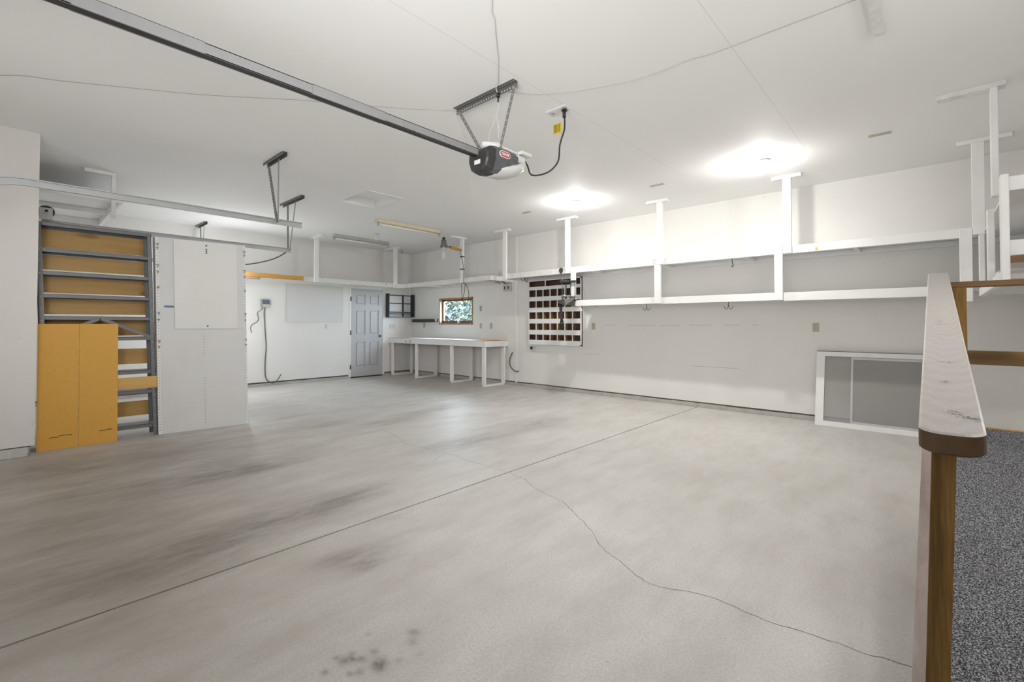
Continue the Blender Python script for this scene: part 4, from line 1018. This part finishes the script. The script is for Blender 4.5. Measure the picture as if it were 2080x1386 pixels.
one('rear_cover', MAT['lens'], lambda m: m.box(CX - .10, CX + .115, -4.25, -4.15, 2.485, 2.538, .01), op)
one('sensor_window', MAT['black'], lambda m: m.box(CX - .02, CX + .05, -4.485, -4.45, 2.3435, 2.348), op)
box('name_plate', MAT['badge_white'], CX - .035, CX + .028, -4.5665, -4.564, 2.405, 2.437, op)
def pill(m, x, y0, y1, z0, z1, mi):
    r = (z1 - z0) / 2; zc = (z0 + z1) / 2; pts = []
    for k in range(9):
        a = -PI / 2 + PI * k / 8; pts.append((y1 - r + r * math.cos(a), zc + r * math.sin(a)))
    for k in range(9):
        a = PI / 2 + PI * k / 8; pts.append((y0 + r + r * math.cos(a), zc + r * math.sin(a)))
    m.loft([[(x - .012, y, z) for y, z in pts], [(x, y, z) for y, z in pts]], mi)
bd = one('badge', [MAT['red'], MAT['badge_white']], lambda m: (pill(m, CX + .1262, -4.457, -4.343, 2.464, 2.513, 1), pill(m, CX + .1268, -4.452, -4.348, 2.469, 2.508, 0)), op)
def text(body, size, loc, rot, mat, parent, name, ext=.0006):
    cu = bpy.data.curves.new(name, 'FONT'); cu.body = body; cu.size = size; cu.align_x = 'CENTER'; cu.align_y = 'CENTER'; cu.extrude = ext; cu.offset = size * .02
    o = bpy.data.objects.new(name, cu); COL.objects.link(o)
    dg = bpy.context.evaluated_depsgraph_get()
    me = bpy.data.meshes.new_from_object(o.evaluated_get(dg))
    bpy.data.objects.remove(o)
    R = Matrix.Translation(Vector(loc)) @ rot.to_4x4()
    me.transform(R)
    lo = Vector(loc); me.transform(Matrix.Translation(-lo))
    me.materials.clear(); me.materials.append(mat)
    ob = bpy.data.objects.new(name, me); COL.objects.link(ob)
    base = Vector((0, 0, 0)); q = parent
    while q is not None: base += q.location; q = q.parent
    ob.location = lo - base; ob.parent = parent
    return ob
ROT_PX = Matrix(((0, 0, 1), (1, 0, 0), (0, 1, 0)))      # text facing +x
ROT_NY = Matrix(((1, 0, 0), (0, 0, -1), (0, 1, 0)))     # text facing -y
text('GENIE', .030, (CX + .1272, -4.40, 2.4885), ROT_PX, MAT['badge_white'], bd, 'badge_lettering')
for a, b, mm in (((6.90, 2.975), (7.20, 2.525), 'rail_grey'), ((7.525, 2.975), (7.375, 2.535), 'rail_grey')):
    one('hanger_strap', [MAT['strap'], MAT['pale_paint']], lambda m: (m.bar((a[0], -4.420, a[1]), (b[0], -4.420, b[1]), .026, .003, (0, 1, 0)), [m.cyl((a[0] + (b[0] - a[0]) * f, -4.4205, a[1] + (b[1] - a[1]) * f), (a[0] + (b[0] - a[0]) * f, -4.4222, a[1] + (b[1] - a[1]) * f), .006, 6, mi=1) for f in [.06 + .88 * k / 9 for k in range(10)]]), op)
def cang(m):
    m.box(6.875, 7.545, -4.418, -4.414, H - .045, H); m.box(6.875, 7.545, -4.46, -4.414, H - .003, H)
one('ceiling_angle', [MAT['galv_dark'], MAT['pale_paint']], lambda m: (cang(m), [m.cyl((6.89 + .64 * k / 23, -4.4175, H - .030), (6.89 + .64 * k / 23, -4.4195, H - .030), .0065, 6, mi=1) for k in range(24)], [m.cyl((6.89 + .64 * k / 23, -4.44, H - .0025), (6.89 + .64 * k / 23, -4.44, H - .0036), .0055, 6, mi=1) for k in range(24)]), op)
one('power_cord', MAT['black'], lambda m: m.tube([(7.34, -4.24, 2.545), (7.365, -4.17, 2.54), (7.385, -4.12, 2.49), (7.36, -4.05, 2.44), (7.385, -4.0, 2.434), (7.47, -3.97, 2.445), (7.525, -3.94, 2.49), (7.55, -3.92, 2.55), (7.545, -3.90, 2.66), (7.555, -3.89, 2.72), (7.57, -3.87, 2.80), (7.565, -3.86, 2.90), (7.56, -3.858, 2.955)], .0065, 8), op)
one('plug', MAT['black'], lambda m: (m.cyl((7.56, -3.858, 2.905), (7.56, -3.858, 2.97), .014, 10), m.box(7.54, 7.58, -3.875, -3.84, 2.955, 2.974, .004)), op)
one('warning_tag', [MAT['yellow'], MAT['tag_ink']], lambda m: (m.box(7.475, 7.556, -3.894, -3.891, 2.775, 2.858, .001, 0), [m.box(7.482 + .014 * k, 7.487 + .014 * k, -3.8955, -3.8938, 2.785, 2.85, 0, 1) for k in range(5)]), op, 'yellow tag with dark lines of print')
one('pull_cord', MAT['wire'], lambda m: m.tube([(7.22, -4.52, 2.36), (7.17, -4.52, 2.335), (7.16, -4.52, 2.30), (7.18, -4.52, 2.26), (7.192, -4.52, 2.215), (7.178, -4.52, 2.17), (7.15, -4.52, 2.158)], .0022, 6), op)
pr = thing('paper_roll', 'white rolled paper and box lying on top of the door opener', 'paper', (7.3, -4.36, 2.545))
one('roll', MAT['paper'], lambda m: m.cyl((7.23, -4.47, 2.592), (7.32, -4.36, 2.592), .025, 16), pr)
one('flat_box', MAT['white_plastic'], lambda m: (m.box(7.27, 7.375, -4.44, -4.22, 2.5465, 2.566, .003), m.box(7.30, 7.42, -4.215, -4.10, 2.5465, 2.572, .003)), pr)
oc = thing('ceiling_outlet', 'white outlet plate on the ceiling with the opener plugged in', 'outlet', (7.49, -3.85, H))
one('cover_plate', MAT['white_plastic'], lambda m: m.box(7.40, 7.60, -3.90, -3.80, H - .016, H, .004), oc)
one('socket', MAT['grey_plastic'], lambda m: (m.cyl((7.44, -3.85, H - .015), (7.44, -3.85, H - .019), .018, 12), m.cyl((7.56, -3.85, H - .015), (7.56, -3.85, H - .0185), .018, 12)), oc)

# thin wires along the ceiling
Z = H - .004
tag(one('ceiling_wire', MAT['wire'], lambda m: m.tube([(4.875, -6.962, Z), (4.996, -6.839, Z), (5.102, -6.648, Z), (5.403, -6.211, Z), (5.637, -5.886, Z), (6.044, -5.42, Z), (6.191, -5.231, Z), (6.385, -4.976, Z), (6.6, -4.7, Z), (6.845, -4.43, Z), (6.89, -4.44, 2.95), (6.96, -4.43, 2.80), (7.05, -4.45, 2.63), (7.16, -4.50, 2.54)], .0022, 6)), 'thin grey wire along the ceiling from the left to the opener', 'wire')
tag(one('ceiling_wire', MAT['wire'], lambda m: m.tube([(7.38, -4.37, Z), (7.504, -4.204, Z), (7.735, -4.074, Z - .02), (7.98, -3.985, Z - .03), (8.183, -3.918, Z - .03), (8.384, -3.873, Z - .02), (8.577, -3.842, Z), (8.742, -3.812, Z), (9.096, -3.807, Z), (9.475, -3.801, Z)], .0022, 6)), 'thin wire sagging along the ceiling right of the opener', 'wire')
hc = thing('looped_lead', 'white cord with black plug looped over the opener bracket', 'cord', (7.37, -4.42, 2.9))
one('cord', MAT['string'], lambda m: m.tube([(8.30, -5.5, Z), (8.007, -5.142, Z), (7.946, -5.081, Z), (7.902, -5.013, Z), (7.83, -4.932, Z), (7.712, -4.795, Z), (7.625, -4.695, Z), (7.543, -4.613, Z), (7.433, -4.5, Z), (7.38, -4.47, 2.975), (7.372, -4.44, 2.95)], .0035, 6), hc)
one('plug', MAT['black'], lambda m: (m.cyl((7.369, -4.435, 2.955), (7.369, -4.435, 2.925), .014, 10), m.cyl((7.369, -4.435, 2.925), (7.369, -4.435, 2.888), .006, 8)), hc)
one('cord', MAT['string'], lambda m: (m.tube([(7.369, -4.43, 2.89), (7.364, -4.43, 2.833), (7.344, -4.43, 2.811), (7.354, -4.43, 2.769), (7.371, -4.43, 2.676), (7.364, -4.43, 2.61)], .0022, 6), m.tube([(7.344, -4.43, 2.811), (7.303, -4.43, 2.72), (7.276, -4.43, 2.694), (7.262, -4.43, 2.624), (7.255, -4.43, 2.58)], .0018, 6)), hc)

# ceiling batten at the top right, flat clips on the ceiling
tag(one('ceiling_batten', MAT['worn_white'], lambda m: m.loft([[(9.518, y, H - .0), (9.518, y, H - d), (9.572, y, H - d), (9.572, y, H - .0)] for y, d in ((-5.0, .038), (-3.40, .038))] + [[(9.535, -3.36, H), (9.535, -3.36, H - .025), (9.565, -3.36, H - .025), (9.565, -3.36, H)]])), 'short worn white batten on the ceiling at the top right', 'batten')
def clip(x0, x1, y, label):
    m = MB(); m.box(x0, x1, y - .025, y + .025, H - .006, H); m.bar((x0 + .01, y - .026, H - .008), (x1 - .01, y - .026, H - .008), .004, .008)
    tag(m.build('ceiling_strip', MAT['beige']), label, 'strip', 'flat strips on the ceiling')
clip(4.95, 5.12, -1.386, 'flat strip on the ceiling left of the lit bulb over the pigeonholes')
clip(7.10, 7.28, -1.353, 'flat strip on the ceiling between the two lit bulbs')
clip(9.33, 9.50, -1.44, 'flat strip on the ceiling right of the nearest lit bulb')
tag(one('bent_wire', MAT['copper'], lambda m: m.tube([(.74, -.80, H - .04), (.76, -.80, H - .09), (.73, -.80, H - .125), (.69, -.80, H - .12)], .007, 6)), 'brown bent wire hanging by the ceiling plate near the back corner', 'wire')

# ---------------------------------------------------------------- storm window leaning on the right wall
sw_ = thing('storm_window', 'white framed storm window with grey screen leaning on the right wall', 'window', (9.2, -.2, 0))
sx0, sx1, sh = 8.683, 9.93, .885
def ly(z, d=0.0): return -.255 + .20 * z / sh + d
def lb(m, x0, x1, z0, z1, t=.035, d=0.0):
    m.hexa([(x0, ly(z0, d), z0), (x1, ly(z0, d), z0), (x1, ly(z0, d) + t, z0), (x0, ly(z0, d) + t, z0), (x0, ly(z1, d), z1), (x1, ly(z1, d), z1), (x1, ly(z1, d) + t, z1), (x0, ly(z1, d) + t, z1)])
one('frame', MAT['white'], lambda m: (lb(m, sx0, sx0 + .085, .002, sh), lb(m, sx1 - .085, sx1, .002, sh), lb(m, sx0 + .085, sx1 - .085, .002, .06), lb(m, sx0 + .085, sx1 - .085, sh - .055, sh)), sw_)
one('top_edge', MAT['tool_metal'], lambda m: lb(m, sx0, sx1, sh, sh + .006, .04), sw_)
one('glass_pane', MAT['storm_glass'], lambda m: lb(m, sx0 + .085, 9.045, .06, sh - .055, .003, .018), sw_)
one('screen_frame', MAT['galv'], lambda m: (lb(m, 9.03, 9.052, .055, sh - .055, .012, .008), lb(m, 9.052, sx1 - .085, .06, .085, .012, .008), lb(m, 9.052, sx1 - .085, sh - .085, sh - .06, .012, .008), lb(m, 9.665, 9.69, .085, sh - .085, .012, .008)), sw_)
one('screen', MAT['mesh_screen'], lambda m: lb(m, 9.05, sx1 - .085, .08, sh - .08, .002, .013), sw_)

# ---------------------------------------------------------------- carpeted ramp and its railing
SL = 0.1895
def rz(y): return .62 + SL * (y + 3.1)
RYS = -3.1 - .60 / SL
rp = thing('ramp', 'grey speckled carpeted ramp rising along the right side', 'ramp', (10.2, -4.5, 0))
one('carpet', MAT['carpet'], lambda m: m.hexa([(9.7505, RYS, 0.0), (10.745, RYS, 0.0), (10.745, -3.1, 0.0), (9.7505, -3.1, 0.0), (9.7505, RYS, rz(RYS)), (10.745, RYS, rz(RYS)), (10.745, -3.1, rz(-3.1)), (9.7505, -3.1, rz(-3.1))]), rp)
one('side_board', MAT['weathered'], lambda m: m.hexa([(9.712, RYS, 0.0), (9.7505, RYS, 0.0), (9.7505, -3.1, 0.0), (9.712, -3.1, 0.0), (9.712, RYS, rz(RYS) + .012), (9.7505, RYS, rz(RYS) + .012), (9.7505, -3.1, rz(-3.1) + .012), (9.712, -3.1, rz(-3.1) + .012)]), rp)
one('end_board', MAT['orange_wood'], lambda m: m.box(9.712, 10.745, -3.099, -3.075, .0, rz(-3.1) + .004), rp)
rg = thing('railing', 'brown stained wooden railing with worn sloping handrail beside the ramp', 'railing', (9.79, -4.4, 0))
# handrail: two by four laid flat, rounded near end
HX0, HX1, HY0, HY1 = 9.744, 9.833, -5.775, -3.105
def hz(y): return 1.526 + SL * (y + 3.113)
def handrail(m):
    bm = m.bm; T = .040; r = .034
    out = []
    for k in range(7):
        a = PI / 2 * k / 6
        out.append((HX0 + r - r * math.cos(a), HY0 + (r - r * math.sin(a)) * .75))
    for k in range(7):
        a = PI / 2 * k / 6
        out.append((HX1 - r + r * math.sin(a), HY0 + (r - r * math.cos(a)) * .75))
    out += [(HX1, HY1), (HX0, HY1)]
    e = .0035
    cx = (HX0 + HX1) / 2; cy = (HY0 + HY1) / 2
    def ringv(inset, dz):
        vs = []
        for x, y in out:
            sx = (1 if x < cx else -1) * min(inset, abs(x - cx)); syy = inset if y < cy else -inset
            vs.append(bm.verts.new((x + sx, y + syy, hz(y) + dz)))
        return vs
    t0 = ringv(e, 0); t1 = ringv(0, -e); b1 = ringv(0, -T + e); b0 = ringv(e, -T)
    n = len(out)
    bm.faces.new(t0).material_index = 1
    for a, b, mi in ((t0, t1, 1), (t1, b1, 0), (b1, b0, 0)):
        for k in range(n):
            f = bm.faces.new((a[k], a[(k + 1) % n], b[(k + 1) % n], b[k])); f.material_index = mi
    bm.faces.new(b0[::-1])
one('handrail', [MAT['rail_wood'], MAT['worn_top']], handrail, rg)
def post(m, x0, x1, y0, y1, z0a, ztop, lean=0.0):
    m.hexa([(x0 - lean, y0, z0a(y0)), (x1 - lean, y0, z0a(y0)), (x1 - lean, y1, z0a(y1)), (x0 - lean, y1, z0a(y1)), (x0, y0, ztop(y0)), (x1, y0, ztop(y0)), (x1, y1, ztop(y1)), (x0, y1, ztop(y1))])
one('post', MAT['post_wood'], lambda m: post(m, 9.7625, 9.797, -5.70, -5.612, lambda y: rz(y), lambda y: hz(y) - .040, .026), rg)
one('post', MAT['post_wood'], lambda m: post(m, 9.823, 9.911, -3.10, -3.062, lambda y: rz(-3.1), lambda y: 1.437), rg)
one('post', MAT['post_wood'], lambda m: post(m, 10.66, 10.748, -3.10, -3.062, lambda y: rz(-3.1), lambda y: 1.437), rg)
box('guard_rail', MAT['guard_wood'], 9.80, 10.748, -3.104, -3.015, 1.437, 1.470, rg, .003)
box('guard_rail', MAT['guard_wood'], 9.895, 10.748, -3.138, -3.101, .986, 1.066, rg, .003)
